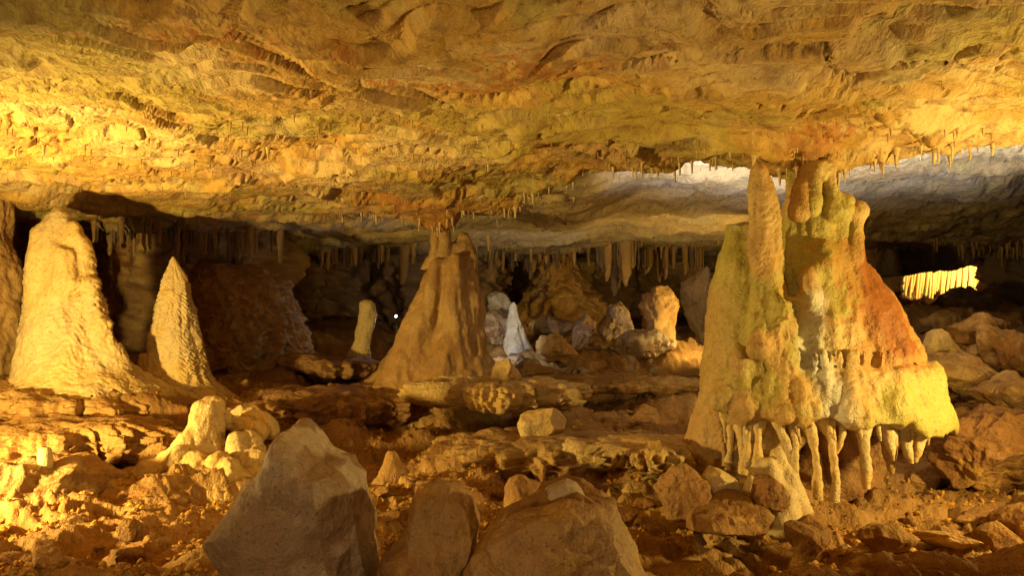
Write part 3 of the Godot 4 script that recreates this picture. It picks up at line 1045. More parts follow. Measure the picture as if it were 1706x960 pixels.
func _ready() -> void:
	# camera, sky, exposure
	var cam := Camera3D.new()
	cam.name = "camera"
	cam.fov = rad_to_deg(2.0 * atan(480.0 / F))
	cam.near = 0.05
	cam.far = 200.0
	cam.position = Vector3(0, EYE, 0)
	cam.current = true
	add_child(cam)
	var we := WorldEnvironment.new()
	we.name = "environment"
	var env := Environment.new()
	env.background_mode = Environment.BG_SKY
	var sky := Sky.new()
	var sm_ := ProceduralSkyMaterial.new()
	sm_.sky_top_color = Color(0.02, 0.02, 0.02)
	sm_.sky_horizon_color = Color(0.02, 0.02, 0.02)
	sm_.ground_bottom_color = Color(0.02, 0.02, 0.02)
	sm_.ground_horizon_color = Color(0.02, 0.02, 0.02)
	sm_.sun_angle_max = 0.0
	sky.sky_material = sm_
	env.sky = sky
	env.tonemap_mode = Environment.TONE_MAPPER_LINEAR
	env.tonemap_exposure = 2.45
	env.sdfgi_enabled = true
	env.ssao_enabled = true
	env.ssil_enabled = true
	we.environment = env
	add_child(we)

	for q in [[n_low, 11, 0.55, 3], [n_mid, 12, 2.6, 4], [n_fine, 13, 11.0, 4], [n_plain, 14, 1.0, 1]]:
		q[0].seed = q[1]
		q[0].noise_type = FastNoiseLite.TYPE_SIMPLEX_SMOOTH
		q[0].frequency = q[2]
		q[0].fractal_octaves = q[3]
	n_ridge.seed = 15
	n_ridge.noise_type = FastNoiseLite.TYPE_SIMPLEX_SMOOTH
	n_ridge.fractal_type = FastNoiseLite.FRACTAL_RIDGED
	n_ridge.frequency = 2.4
	n_ridge.fractal_octaves = 4
	n_cell.seed = 16
	n_cell.noise_type = FastNoiseLite.TYPE_CELLULAR
	n_cell.cellular_return_type = FastNoiseLite.RETURN_DISTANCE2_SUB
	n_cell.frequency = 4.0
	make_materials()

	# the lamps of the cave
	var warm := Color(1.0, 0.875, 0.52)
	var cool := Color(0.92, 0.95, 1.0)
	floodlight(Vector3(-3.6, 0.50, -3.6), Vector3(-1.3, 2.0, -5.9), 8.0, warm, "warm", 0.07, 72.0, "warm floodlight low on the left, lighting the pale stalagmites")
	floodlight(Vector3(3.15, 0.85, -3.25), Vector3(1.6, 1.5, -4.2), 2.9, warm, "warm", 0.07, 80.0, "warm floodlight low on the right, lighting the dripstone cone")
	floodlight(P(1370, 545, 6.6), P(1430, -100, 7.0), 6.0, cool, "cool", 0.05, 66.0, "cool floodlight hidden behind the dripstone cone, aimed up at the ceiling")
	floodlight(P(792, 560, 9.6), P(870, 550, 11.0), 0.30, cool, "cool", 0.04, 60.0, "cool floodlight behind the central stalagmite, lighting the small white one")
	floodlight(P(660, 527, 9.9), P(612, 512, 9.5), 0.10, cool, "cool", 0.018, 70.0, "tiny white lamp shining beside the central stalagmite")
	floodlight(P(1245, 560, 9.9), P(1010, 455, 13.0), 1.3, warm, "warm", 0.05, 75.0, "warm floodlight behind the dripstone cone, lighting the orange stump at the back")
	floodlight(P(1720, 500, 15.6), P(1560, 460, 17.0), 22.0, warm, "warm", 0.08, 80.0, "warm floodlight in the bright side chamber at the far right")
	floodlight(Vector3(-0.7, 0.95, 0.9), Vector3(0.0, 1.35, -3.0), 1.9, Color(1.0, 0.87, 0.60), "warm", 0.12, 75.0, "dim floodlight on a stand behind the viewpoint")
	print("lamps ", Time.get_ticks_msec())

	# the setting
	var ceiling := struct("cave_ceiling", sheet(1.3, 26.0, 430, 640, false), M.ceiling)
	print("ceiling ", Time.get_ticks_msec())
	struct("cave_floor", sheet(1.3, 26.0, 400, 560, true), M.floor)
	struct("cave_ceiling_behind", sheet_behind(false), M.ceiling)
	struct("cave_floor_behind", sheet_behind(true), M.floor)
	print("floor ", Time.get_ticks_msec())
	var left := [[-5.0, -4.8], [-4.8, -1.0], [-4.6, 2.0], [-5.4, 4.5], [-6.0, 6.5]] + px_path([[-60, 9.0], [60, 9.6], [200, 10.0], [340, 9.8], [440, 10.4], [470, 12.0], [520, 14.5], [620, 14.8], [700, 13.6], [790, 14.6], [860, 16.5], [950, 18.5], [1060, 19.5], [1180, 18.5], [1320, 16.5], [1420, 14.6], [1500, 14.2], [1490, 15.2], [1450, 17.0]])
	struct("wall_left", wall_mesh(left, 620, 90, "wall", 0.13, 0.10), M.rock)
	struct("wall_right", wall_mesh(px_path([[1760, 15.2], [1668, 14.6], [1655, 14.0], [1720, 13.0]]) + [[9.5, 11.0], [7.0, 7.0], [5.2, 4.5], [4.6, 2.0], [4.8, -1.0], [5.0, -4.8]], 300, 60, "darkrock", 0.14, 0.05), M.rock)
	struct("wall_behind", wall_mesh([[5.2, -4.7], [-5.2, -4.7]], 80, 40, "darkrock", 0.14, 0.0), M.rock)
	struct("wall_side_chamber", wall_mesh(px_path([[1440, 16.8], [1480, 18.4], [1560, 18.8], [1660, 18.6], [1760, 18.0], [1800, 15.0]]), 260, 90, "calcite", 0.08, 0.14), M.rock)
	print("walls ", Time.get_ticks_msec())

	# large formations
	build_cone()
	print("cone ", Time.get_ticks_msec())
	var at := P(130, 672, 6.5)
	var u := 6.5 / F
	var bl := Blob.new()
	bl.profile(rows_at([[349, 94, 100], [354, 89, 107], [366, 79, 117], [392, 66, 132], [430, 54, 145], [480, 48, 153], [520, 45, 164], [560, 42, 180], [600, 37, 206], [630, 31, 240], [655, 15, 290], [685, -10, 350]], 6.5, at), 0.85, 0.0, 0.03)
	for q in [[100, 362, 0.02, 12, 16], [124, 382, 0.06, 13, 22], [138, 404, 0.06, 12, 22], [147, 442, 0.06, 12, 30], [152, 478, 0.14, 14, 30], [164, 505, 0.08, 15, 50], [176, 545, 0.10, 16, 60], [196, 590, 0.08, 20, 50], [72, 395, 0.06, 14, 30], [54, 450, 0.02, 10, 60], [112, 430, 0.16, 20, 40]]:
		bl.capsule(P(q[0], q[1], 6.5 - q[2]) - at, P(q[0] + 4, q[1] + q[4], 6.5 - q[2]) - at, q[3] * u * 0.75, q[3] * u * 0.9, 0.07)
	single("stalagmite", nets(bl, Vector3(-0.75, -0.06, -0.75), Vector3(1.05, 1.62, 0.75), 0.014, 0.026, 0.014, Vector3(2, 5, 1), "calcite", null, 0.012, 0.018), M.calcite, at, "tall fat cream stalagmite on the left ledge, brightest of all", "stalagmite", "large stalagmites")
	stalagmite([[428, 287, 291], [436, 283, 297], [450, 279, 304], [475, 272, 314], [510, 264, 323], [560, 255, 331], [600, 250, 341], [635, 244, 354], [655, 228, 378], [670, 210, 400]], 7.0, {"rough": 0.032, "ripple": 0.026, "flute": 0.015, "kind": "calcite", "seed": 5, "nu": 180, "nv": 220}, "stalagmite", "slender ribbed cream stalagmite to the right of the fat one", "stalagmite", "large stalagmites")
	stalagmite([[330, -110, 20], [380, -90, 12], [430, -88, 22], [500, -92, 32], [560, -94, 35], [620, -100, 34], [680, -120, 30], [720, -140, 60]], 6.9, {"rough": 0.035, "kind": "honey", "seed": 6}, "cave_column", "smooth ochre column cut off by the left edge", "column")
	stalagmite([[588, 236, 246], [592, 232, 250], [610, 230, 254], [640, 228, 258], [660, 222, 262]], 6.9, {"rough": 0.02, "kind": "honey", "seed": 7, "nu": 60, "nv": 60}, "stalagmite_stub", "squat olive stub leaning on the slender ribbed stalagmite", "stalagmite")
	var t := thing("stalagmite", P(730, 680, 8.0), "broad brown stalagmite in the centre, joined to the ceiling by a stub column", "stalagmite", "large stalagmites")
	at = t.position
	u = 8.0 / F
	bl = Blob.new()
	bl.profile(rows_at([[408, 746, 778], [416, 734, 784], [430, 724, 788], [450, 714, 792], [480, 703, 796], [510, 693, 799], [545, 677, 801], [580, 658, 810], [605, 640, 826], [628, 618, 852], [648, 592, 890], [668, 560, 930], [700, 520, 975]], 8.0, at), 0.8, 0.0, 0.04)
	bl.profile(rows_at([[386, 768, 771], [394, 763, 778], [410, 757, 785], [440, 750, 794]], 8.0, at), 0.9, 0.0, 0.04)
	# ribs running down the flanks, and hollows between them
	for q in [[732, 440, 700, 560, 0.30, 12, 26], [760, 430, 752, 600, 0.34, 12, 24], [786, 430, 792, 560, 0.10, 8, 14], [776, 470, 784, 600, 0.26, 8, 18], [715, 470, 672, 600, 0.30, 10, 30], [742, 560, 730, 640, 0.46, 14, 30], [796, 500, 800, 590, 0.12, 8, 12], [690, 600, 650, 660, 0.42, 20, 36]]:
		bl.capsule(P(q[0], q[1], 8.0 - q[4] * 0.7) - at, P(q[2], q[3], 8.0 - q[4]) - at, q[5] * u * 0.8, q[6] * u * 0.8, 0.10)
	for q in [[772, 450, 776, 560, 0.42, 6], [746, 480, 742, 520, 0.5, 5], [768, 520, 766, 545, 0.53, 5], [788, 500, 792, 590, 0.3, 7]]:
		bl.capsule(P(q[0], q[1], 8.0 - q[4]) - at, P(q[2], q[3], 8.0 - q[4]) - at, q[5] * u, q[5] * u, 0.04, true)
	part("mound", nets(bl, Vector3(-1.3, -0.1, -1.15), Vector3(1.5, 1.8, 1.15), 0.018, 0.026, 0.014, Vector3(7, 2, 4), "honey", null, 0.03, 0.006), M.calcite, t)
	bl = Blob.new()
	bl.profile(rows_at([[334, 696, 780], [344, 706, 762], [356, 713, 750], [375, 717, 745], [400, 717, 747], [420, 714, 754], [450, 700, 765]], 8.0, at), 1.0, 0.0, 0.03)
	for q in [[726, 350, 722, 440, 6], [740, 350, 742, 430, 6], [733, 345, 733, 380, 7]]:
		bl.capsule(P(q[0], q[1], 7.92) - at, P(q[2], q[3], 7.9) - at, q[4] * u, q[4] * u * 1.3, 0.03)
	part("stub_column", nets(bl, Vector3(-0.3, 1.3, -0.35), Vector3(0.4, 2.15, 0.35), 0.014, 0.016, 0.01, Vector3(1, 2, 8), "honey"), M.calcite, t)
	stalagmite([[500, 606, 618], [506, 600, 626], [520, 597, 626], [545, 594, 622], [570, 588, 618], [600, 574, 616], [625, 560, 622]], 9.4, {"rough": 0.03, "kind": "calcite", "seed": 11, "nu": 80, "nv": 100}, "stalagmite", "thin stalagmite left of the broad central one, its tip lit white", "stalagmite")
	stalagmite([[504, 853, 857], [510, 850, 860], [525, 848, 863], [545, 843, 872], [565, 840, 880], [582, 838, 888], [596, 834, 894]], 11.0, {"rough": 0.03, "flute": 0.03, "flutes": 6.0, "kind": "white", "seed": 12, "nu": 90, "nv": 100}, "stalagmite", "small pure white stalagmite in the far middle", "stalagmite")
	print("stalagmites ", Time.get_ticks_msec())

	# near boulders
	px_rock([[486, 716], [506, 728], [540, 758], [575, 772], [596, 800], [602, 850], [608, 910], [628, 990], [500, 1020], [370, 990], [374, 930], [376, 878], [412, 835], [440, 790], [462, 770], [476, 735]], 3.0, 0.32, 6, {"rough": 0.02, "kind": "boulder", "seed": 3, "box": 0.45, "cut": 0.86}, "boulder", "large pinkish grey boulder with a pointed top in the left foreground", "boulder", "foreground boulders")
	px_rock([[700, 830], [722, 815], [748, 818], [770, 840], [782, 880], [786, 960], [790, 1030], [620, 1030], [632, 960], [648, 915], [684, 893], [690, 860]], 2.9, 0.26, 6, {"rough": 0.03, "kind": "red", "seed": 5, "box": 0.6}, "boulder", "rounded reddish brown boulder between the two big foreground ones", "boulder", "foreground boulders")
	px_rock([[850, 852], [880, 838], [912, 832], [950, 832], [985, 838], [1008, 846], [1018, 880], [1038, 910], [1064, 965], [1080, 1040], [760, 1040], [780, 960], [800, 905], [822, 880]], 2.6, 0.30, 6, {"rough": 0.035, "kind": "red", "seed": 9, "box": 0.55}, "boulder", "broad dark brown boulder at the bottom centre", "boulder", "foreground boulders")
	px_rock([[918, 812], [940, 804], [962, 808], [972, 824], [974, 850], [912, 850], [910, 828]], 2.66, 0.07, 4, {"rough": 0.012, "kind": "boulder", "seed": 10}, "knob_stone", "small dark knob of rock on top of the bottom centre boulder", "rock")
	px_rock([[842, 830], [852, 805], [868, 795], [895, 808], [910, 825], [905, 850], [880, 870], [840, 872]], 3.5, 0.13, 5, {"rough": 0.02, "kind": "red", "seed": 12, "mat": "rock"}, "rock", "bright orange rock just behind the bottom centre boulder", "rock")
	px_rock([[1092, 800], [1110, 784], [1150, 778], [1178, 790], [1186, 830], [1180, 870], [1120, 885], [1090, 870]], 3.9, 0.16, 5, {"rough": 0.03, "kind": "red", "seed": 14, "cut": 0.6, "mat": "rock", "strata": 0.01}, "rock", "dark red upright block left of the drip columns", "rock")
	px_rock([[1172, 790], [1186, 778], [1200, 786], [1222, 800], [1230, 815], [1200, 826], [1176, 822]], 3.95, 0.09, 4, {"rough": 0.012, "kind": "calcite", "seed": 15}, "rock", "pale peach rock beside the dark red upright block", "rock")
	px_rock([[1160, 850], [1200, 832], [1250, 838], [1290, 862], [1300, 885], [1200, 895], [1150, 880]], 3.7, 0.2, 5, {"rough": 0.04, "kind": "floor", "seed": 16, "cut": 0.6, "mat": "rock"}, "rock", "tan flat-topped rock in front of the drip columns", "rock")
	at = P(1290, 850, 4.05)
	u = 4.05 / F
	bl = Blob.new()
	for q in [[1296, 760, 1302, 820, 0.0, 13, 34], [1262, 768, 1262, 800, 0.02, 10, 20], [1282, 775, 1284, 830, 0.06, 12, 30], [1318, 795, 1325, 850, 0.05, 12, 26], [1250, 800, 1250, 845, 0.06, 10, 20], [1308, 830, 1300, 870, 0.12, 16, 30]]:
		bl.capsule(P(q[0], q[1], 4.05 - q[4]) - at, P(q[2], q[3], 4.05 - q[4]) - at, q[5] * u, q[6] * u, 0.03)
	single("stalagmite_mound", nets(bl, Vector3(-0.3, -0.25, -0.25), Vector3(0.3, 0.4, 0.35), 0.009, 0.014, 0.012, Vector3(3, 8, 2), "calcite"), M.calcite, at, "knobbly pale mound at the foot of the drip columns", "stalagmite")
	px_rock([[1252, 818], [1264, 800], [1284, 796], [1300, 812], [1306, 842], [1288, 858], [1252, 850]], 3.8, 0.09, 5, {"rough": 0.03, "kind": "red", "seed": 18, "cut": 0.6, "mat": "rock"}, "rock", "rounded salmon rock leaning on the knobbly pale mound", "rock")
	px_rock([[1424, 872], [1450, 866], [1490, 878], [1525, 900], [1530, 918], [1500, 925], [1450, 915], [1424, 895]], 3.5, 0.1, 5, {"rough": 0.02, "kind": "floor", "seed": 19, "cut": 0.6, "mat": "rock"}, "rock", "long greenish rock lying among pale fragments at the right", "rock")
	px_rock([[1310, 874], [1340, 864], [1372, 884], [1386, 915], [1350, 925], [1310, 900]], 3.4, 0.12, 5, {"rough": 0.035, "kind": "floor", "seed": 20, "cut": 0.6, "mat": "rock"}, "rock", "pale wedge of rock at the edge of the dark bank", "rock")
	# boulder slope at the right
	px_rock([[1570, 720], [1600, 692], [1660, 690], [1720, 690], [1740, 760], [1700, 800], [1640, 815], [1600, 790], [1560, 800]], 4.9, 0.3, 6, {"rough": 0.05, "kind": "red", "seed": 22, "cut": 0.6, "mat": "rock", "strata": 0.012}, "boulder", "large angular reddish boulder right of the dripstone cone", "boulder", "boulders on the right slope")
	px_rock([[1545, 600], [1570, 590], [1620, 596], [1656, 625], [1650, 645], [1600, 650], [1560, 640]], 6.0, 0.3, 5, {"rough": 0.03, "kind": "floor", "seed": 23, "mat": "rock"}, "boulder", "smooth greenish boulder behind the cone's right flank", "boulder", "boulders on the right slope")
	px_rock([[1618, 660], [1650, 640], [1700, 622], [1730, 640], [1730, 690], [1680, 690], [1640, 684]], 5.4, 0.25, 5, {"rough": 0.035, "kind": "floor", "seed": 24, "cut": 0.6, "mat": "rock"}, "boulder", "tan wedge boulder at the right edge above the reddish one", "boulder", "boulders on the right slope")
	px_rock([[1655, 540], [1690, 548], [1720, 560], [1720, 625], [1680, 630], [1660, 620], [1655, 580]], 6.2, 0.25, 5, {"rough": 0.04, "kind": "floor", "seed": 25, "cut": 0.6, "mat": "rock"}, "boulder", "pale upright boulder on the slope at the right edge", "boulder", "boulders on the right slope")
	px_rock([[1590, 545], [1630, 530], [1670, 540], [1672, 560], [1640, 575], [1600, 570]], 6.8, 0.22, 5, {"rough": 0.04, "kind": "floor", "seed": 26, "cut": 0.6, "mat": "rock"}, "boulder", "jagged tan boulder highest on the lit right slope", "boulder", "boulders on the right slope")
	px_rock([[1540, 575], [1552, 552], [1562, 545], [1575, 565], [1600, 590], [1570, 600], [1545, 600]], 6.4, 0.12, 4, {"rough": 0.02, "kind": "calcite", "seed": 27, "mat": "rock"}, "rock", "small pointed pale rock beside the cone's right flank", "rock")
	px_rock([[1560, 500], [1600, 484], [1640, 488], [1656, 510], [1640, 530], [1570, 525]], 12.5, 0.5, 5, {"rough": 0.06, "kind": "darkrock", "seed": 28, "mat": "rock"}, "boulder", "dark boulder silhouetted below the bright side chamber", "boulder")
	# far middle
	px_rock([[1066, 492], [1085, 486], [1088, 478], [1122, 475], [1126, 505], [1126, 545], [1118, 570], [1076, 570], [1066, 520]], 10.8, 0.2, 5, {"rough": 0.045, "kind": "honey", "seed": 30}, "broken_stalagmite", "orange lit block-like stalagmite stump at the far centre right", "stalagmite")
	for q in [[[[818, 500], [836, 482], [846, 505], [856, 540], [812, 540]], 12.0, "white", "pale pointed rock behind the small white stalagmite"],
			[[[800, 535], [820, 520], [846, 530], [850, 575], [820, 570], [802, 560]], 11.4, "boulder", "grey block just left of the small white stalagmite"],
			[[[1000, 540], [1020, 505], [1034, 508], [1050, 540], [1060, 570], [990, 570]], 10.8, "boulder", "grey pointed rock left of the orange stump"],
			[[[955, 550], [975, 525], [985, 520], [990, 545], [975, 575], [950, 580]], 10.6, "boulder", "leaning grey slab-shaped rock in the far middle"],
			[[[1030, 555], [1060, 545], [1100, 548], [1120, 580], [1090, 595], [1030, 590]], 10.2, "boulder", "wide grey boulder in front of the orange stump"],
			[[[890, 575], [915, 555], [945, 560], [960, 590], [940, 600], [890, 600]], 10.0, "honey", "brown rounded boulder right of the small white stalagmite"],
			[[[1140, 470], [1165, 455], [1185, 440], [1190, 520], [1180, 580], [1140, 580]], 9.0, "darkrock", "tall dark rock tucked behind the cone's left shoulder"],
			[[[880, 540], [910, 525], [950, 540], [960, 560], [890, 565]], 12.0, "boulder", "flat grey rock in the far rubble behind the brown boulder"]]:
		px_rock(q[0], q[1], 0.22, 5, {"rough": 0.045, "kind": q[2], "cut": 0.62, "seed": q[1] * 3.0 + q[0][0][0] * 0.01, "mat": "rock"}, "far_rock", q[3], "rock", "rocks in the far middle")
	stalagmite([[420, 915, 945], [440, 905, 955], [470, 895, 975], [500, 870, 1000], [540, 845, 1030], [570, 830, 1050]], 14.0, {"rough": 0.1, "flute": 0.06, "flutes": 9.0, "kind": "honey", "seed": 33, "mat": "rock"}, "flowstone_mound", "tall brown flowstone mass at the far back, lit orange on one side", "flowstone")
	stalagmite([[440, 318, 420], [470, 325, 470], [520, 330, 495], [570, 330, 515], [610, 320, 520], [640, 300, 530]], 9.6, {"rough": 0.11, "flute": 0.05, "flutes": 7.0, "kind": "wall", "seed": 34, "mat": "rock", "nu": 220, "nv": 200}, "rock_bulge", "brown rock bulge of the wall behind the slender ribbed stalagmite", "rock")

	# slabs: place, half size, turn, tilt, colour
	for q in [
			[P(120, 668, 6.2), Vector3(0.95, 0.07, 0.55), 0.1, -0.10, "honey", "brown ledge slab under the fat cream stalagmite", 1.0],
			[P(90, 735, 5.5), Vector3(0.75, 0.12, 0.5), -0.1, 0.02, "honey", "thick brown slab below the ledge slab at the left", 2.0],
			[P(580, 675, 7.3), Vector3(0.66, 0.13, 0.6), 0.1, -0.05, "red", "rusty slab under the central stalagmite", 3.0],
			[P(835, 655, 6.8), Vector3(0.58, 0.10, 0.45), 0.15, -0.02, "calcite", "layered pale slab in the middle of the floor", 4.0],
			[P(950, 762, 5.7), Vector3(0.85, 0.15, 0.55), -0.05, -0.03, "floor", "big tan flowstone slab left of the cone", 5.0],
			[P(1000, 640, 8.4), Vector3(0.9, 0.06, 0.5), 0.0, 0.0, "floor", "low brown slab behind the layered pale slab", 6.0],
			[P(400, 690, 6.2), Vector3(0.30, 0.06, 0.3), 0.3, 0.1, "floor", "small tilted slab at the right of the lumpy mound", 7.0],
			[P(1090, 755, 4.7), Vector3(0.42, 0.06, 0.3), 0.2, -0.06, "calcite", "crusted slab against the cone's left foot", 8.0],
			[P(560, 610, 8.8), Vector3(0.5, 0.08, 0.4), 0.2, -0.12, "red", "dark red slab leaning behind the central stalagmite", 9.0]]:
		var s := single("rock_slab", slab_mesh(q[1], 6 if q[1].x > 0.5 else 5, q[6], q[4], 0.035, 0.03), M.rock, q[0], q[5], "slab", "slabs on the cave floor")
		s.rotation = Vector3(0, q[2], q[3])
	px_rock([[868, 690], [880, 683], [925, 682], [942, 700], [945, 730], [900, 740], [862, 730]], 5.7, 0.14, 5, {"rough": 0.02, "kind": "calcite", "seed": 41}, "stalagmite_stub", "flat-topped yellow stump on the big tan flowstone slab", "stalagmite")
	px_rock([[815, 640], [832, 600], [848, 598], [862, 625], [870, 650], [820, 660]], 6.8, 0.12, 5, {"rough": 0.03, "kind": "calcite", "seed": 42, "mat": "rock"}, "rock", "pointed pale rock on top of the layered slab", "rock")
	# lumpy mound and stubs on the left
	at = P(330, 830, 5.1)
	u = 5.1 / F
	bl = Blob.new()
	for q in [[345, 690, 338, 760, 0.0, 24, 44], [362, 676, 356, 700, -0.05, 14, 20], [392, 735, 400, 790, 0.05, 12, 30], [412, 732, 425, 800, 0.0, 12, 34], [310, 735, 300, 790, 0.1, 18, 36], [275, 765, 262, 800, 0.12, 14, 28], [295, 752, 292, 770, 0.2, 10, 16], [250, 780, 240, 810, 0.1, 12, 22], [330, 775, 340, 830, 0.2, 20, 44], [365, 770, 372, 825, 0.22, 16, 36], [385, 775, 392, 800, 0.28, 12, 20], [425, 770, 440, 820, 0.1, 16, 34], [380, 700, 430, 720, -0.25, 16, 22], [400, 690, 445, 712, -0.45, 14, 18]]:
		bl.capsule(P(q[0], q[1], 5.1 - q[4]) - at, P(q[2], q[3], 5.1 - q[4]) - at, q[5] * u, q[6] * u, 0.045)
	for q in [[352, 752, 0.34, 8], [318, 772, 0.34, 7], [385, 822, 0.36, 9], [404, 812, 0.3, 7]]:
		bl.capsule(P(q[0], q[1], 5.1 - q[2]) - at, P(q[0] + 6, q[1] + 8, 5.0 - q[2]) - at, q[3] * u, q[3] * u, 0.02, true)
	single("stalagmite_mound", nets(bl, Vector3(-0.65, -0.35, -0.75), Vector3(0.75, 0.75, 0.65), 0.012, 0.03, 0.022, Vector3(3, 3, 9), "calcite"), M.rock, at, "lumpy yellow mound of fused knobs left of the pointed boulder", "stalagmite")
	px_rock([[0, 790], [20, 775], [60, 768], [120, 775], [170, 790], [188, 815], [150, 850], [80, 870], [10, 870], [-40, 830]], 4.6, 0.3, 6, {"rough": 0.05, "kind": "floor", "seed": 44, "mat": "rock"}, "rock_mound", "crumbly yellow mound at the left edge carrying a finger-like stub", "rock")
	stalagmite([[745, 70, 80], [749, 65, 86], [765, 63, 89], [790, 63, 88], [815, 60, 92], [830, 56, 96]], 4.45, {"rough": 0.012, "kind": "calcite", "seed": 45, "nu": 60, "nv": 70}, "stalagmite_stub", "finger-like pale stub on the crumbly yellow mound", "stalagmite")
	stalagmite([[751, 648, 656], [756, 644, 661], [775, 638, 670], [795, 626, 690], [810, 610, 710]], 4.9, {"rough": 0.02, "kind": "floor", "seed": 46, "nu": 60, "nv": 60, "mat": "rock"}, "stalagmite_stub", "small tan cone right of the pointed boulder", "stalagmite")
	print("rocks ", Time.get_ticks_msec())

	# broken rock lying about: [x centre, depth, half x, half depth, count, size low, size high, palette, label]
	var kinds := ["floor", "calcite", "red", "darkrock", "boulder"]
	var bank := {}
	for k in kinds.size():
		bank[kinds[k]] = []
		for v in 6:
			bank[kinds[k]].append(chip(3, k * 17 + v, kinds[k], Vector3(1.0, [0.65, 0.42, 0.85, 0.3, 0.55, 0.5][v], [0.8, 0.9, 0.7, 1.0, 0.85, 0.6][v]), 0.05))
	rng.seed = 77
	for q in [
			[-2.0, 3.9, 0.9, 0.55, 34, 0.02, 0.09, "red", "tan rock fragment in the rubble at the bottom left"],
			[-2.3, 3.5, 0.6, 0.15, 12, 0.06, 0.14, "red", "brown angular rock along the bottom left edge"],
			[-0.3, 4.4, 0.6, 0.6, 30, 0.03, 0.10, "floor", "tan rock fragment in the rubble behind the foreground boulders"],
			[0.7, 4.4, 0.5, 0.5, 22, 0.04, 0.12, "red", "reddish rock fragment between the flowstone slab and the bottom centre boulder"],
			[1.75, 3.75, 0.45, 0.3, 26, 0.03, 0.10, "calcite", "pale broken fragment in front of the drip columns"],
			[2.6, 4.0, 0.5, 0.45, 22, 0.05, 0.16, "red", "reddish rock below the large angular boulder"],
			[3.4, 5.8, 0.8, 0.9, 34, 0.08, 0.26, "floor", "tan rock on the boulder slope at the right"],
			[4.6, 8.6, 1.2, 1.4, 26, 0.12, 0.34, "darkrock", "dark rock high on the slope below the side chamber"],
			[1.3, 10.2, 1.3, 1.4, 34, 0.08, 0.28, "boulder", "grey rock in the far middle rubble"],
			[-2.4, 6.9, 0.55, 0.5, 18, 0.08, 0.20, "red", "brown rock between the slender stalagmite and the central slab"],
			[0.6, 7.4, 0.9, 0.7, 22, 0.06, 0.18, "floor", "flat tan rock scattered round the layered pale slab"],
			[-3.8, 8.4, 1.0, 0.8, 18, 0.12, 0.30, "red", "brown rock at the foot of the left wall"]]:
		for k in int(q[4]):
			var x: float = q[0] + rng.randf_range(-1, 1) * q[2]
			var dd: float = q[1] + rng.randf_range(-1, 1) * q[3]
			var s: float = lerpf(q[5], q[6], pow(rng.randf(), 2.2))
			var list: Array = bank[q[7]] if rng.randf() < 0.8 else bank["floor"]
			var form := rng.randi() % 6
			var big := "small " if s < lerpf(q[5], q[6], 0.12) else "middling " if s < lerpf(q[5], q[6], 0.4) else "large "
			var words: String = big + ["chunky ", "slabby ", "rounded ", "thin flat ", "stubby ", "narrow "][form] + q[8]
			var o := single("rock_fragment", list[form], M.chip, Vector3(x, floor_h(x, -dd) + s * 0.12, -dd), words, "rock", "rubble: " + q[8])
			o.rotation = Vector3(rng.randf_range(-0.4, 0.4), rng.randf() * TAU, rng.randf_range(-0.4, 0.4))
			o.scale = Vector3.ONE * s
	# gravel too small to count
	var gm := MultiMesh.new()
	gm.transform_format = MultiMesh.TRANSFORM_3D
	gm.use_colors = true
	gm.mesh = chip(1, 91, "pebble", Vector3(1, 0.6, 0.85), 0.1)
	gm.instance_count = 9000
	for k in 9000:
		var dd := 3.0 * pow(2.6, rng.randf())
		var x := rng.randf_range(-0.72, 0.72) * dd
		for tries in 4:
			if n_mid.get_noise_2d(x * 0.5, dd * 0.5) > -0.02:
				break
			x = rng.randf_range(-0.72, 0.72) * dd
		var s := lerpf(0.006, 0.024, pow(rng.randf(), 2.5))
		var b := Basis(Vector3(rng.randf() - 0.5, rng.randf() - 0.5, rng.randf() - 0.5).normalized(), rng.randf() * TAU).scaled(Vector3.ONE * s)
		gm.set_instance_transform(k, Transform3D(b, Vector3(x, floor_point(x, -dd).y + s * 0.3, -dd)))
		var c := Color(0.9, 0.75, 0.6).lerp(Color(1.2, 1.1, 0.9), rng.randf())
		gm.set_instance_color(k, c)
	var gi := MultiMeshInstance3D.new()
	gi.name = "gravel"
	gi.multimesh = gm
	gi.material_override = M.chip
	tag(gi, "loose ochre gravel strewn over the cave floor", "gravel")
	gi.set_meta("kind", "stuff")
	add_child(gi)
	print("gravel ", Time.get_ticks_msec())

	# stalactites on the ceiling: the larger ones are parts of it
	var drops := []
	for v in 5:
		var bend := 0.04 * (v - 2)
		drops.append(tube([Vector3(0, 0.25, 0), Vector3(bend, -0.3, 0), Vector3(bend * 1.5, -1.0, 0.02)], [[0.30, 0.16, 0.05], [0.22, 0.13, 0.09], [0.40, 0.15, 0.05], [0.18, 0.12, 0.10], [0.30, 0.2, 0.07]][v], 7, 5, 0.03, "calcite", v * 3.0))
	rng.seed = 5
	var count := 0
	while count < 290:
		var x := 0.0
		var dd := 0.0
		var at_lip := rng.randf() < 0.62
		if at_lip:
			x = rng.randf_range(-1.9, 3.3)
			dd = lip_depth(x) - 0.12 + rng.randfn() * 0.12
		else:
			dd = 3.2 * pow(3.2, rng.randf())
			x = rng.randf_range(-0.66, 0.66) * dd
			if n_low.get_noise_2d(x * 2.0 + 9.0, dd * 2.0) < 0.05:
				continue
		var p := ceil_point(x, -dd)
		var s := lerpf(0.025, 0.09, pow(rng.randf(), 1.6)) * (1.0 if at_lip else 0.8)
		var o := part("stalactite", drops[rng.randi() % 5], M.calcite, ceiling, p)
		o.basis = Basis(Vector3.UP, rng.randf() * TAU).scaled(Vector3(s * 0.8, s, s * 0.8))
		count += 1
	# the many small far ones
	var fm := MultiMesh.new()
	fm.transform_format = MultiMesh.TRANSFORM_3D
	fm.mesh = tube([Vector3(0, 0.25, 0), Vector3(0.02, -0.3, 0), Vector3(0.03, -1.0, 0.02)], [0.30, 0.16, 0.06], 7, 5, 0.03, "honey", 6.0)
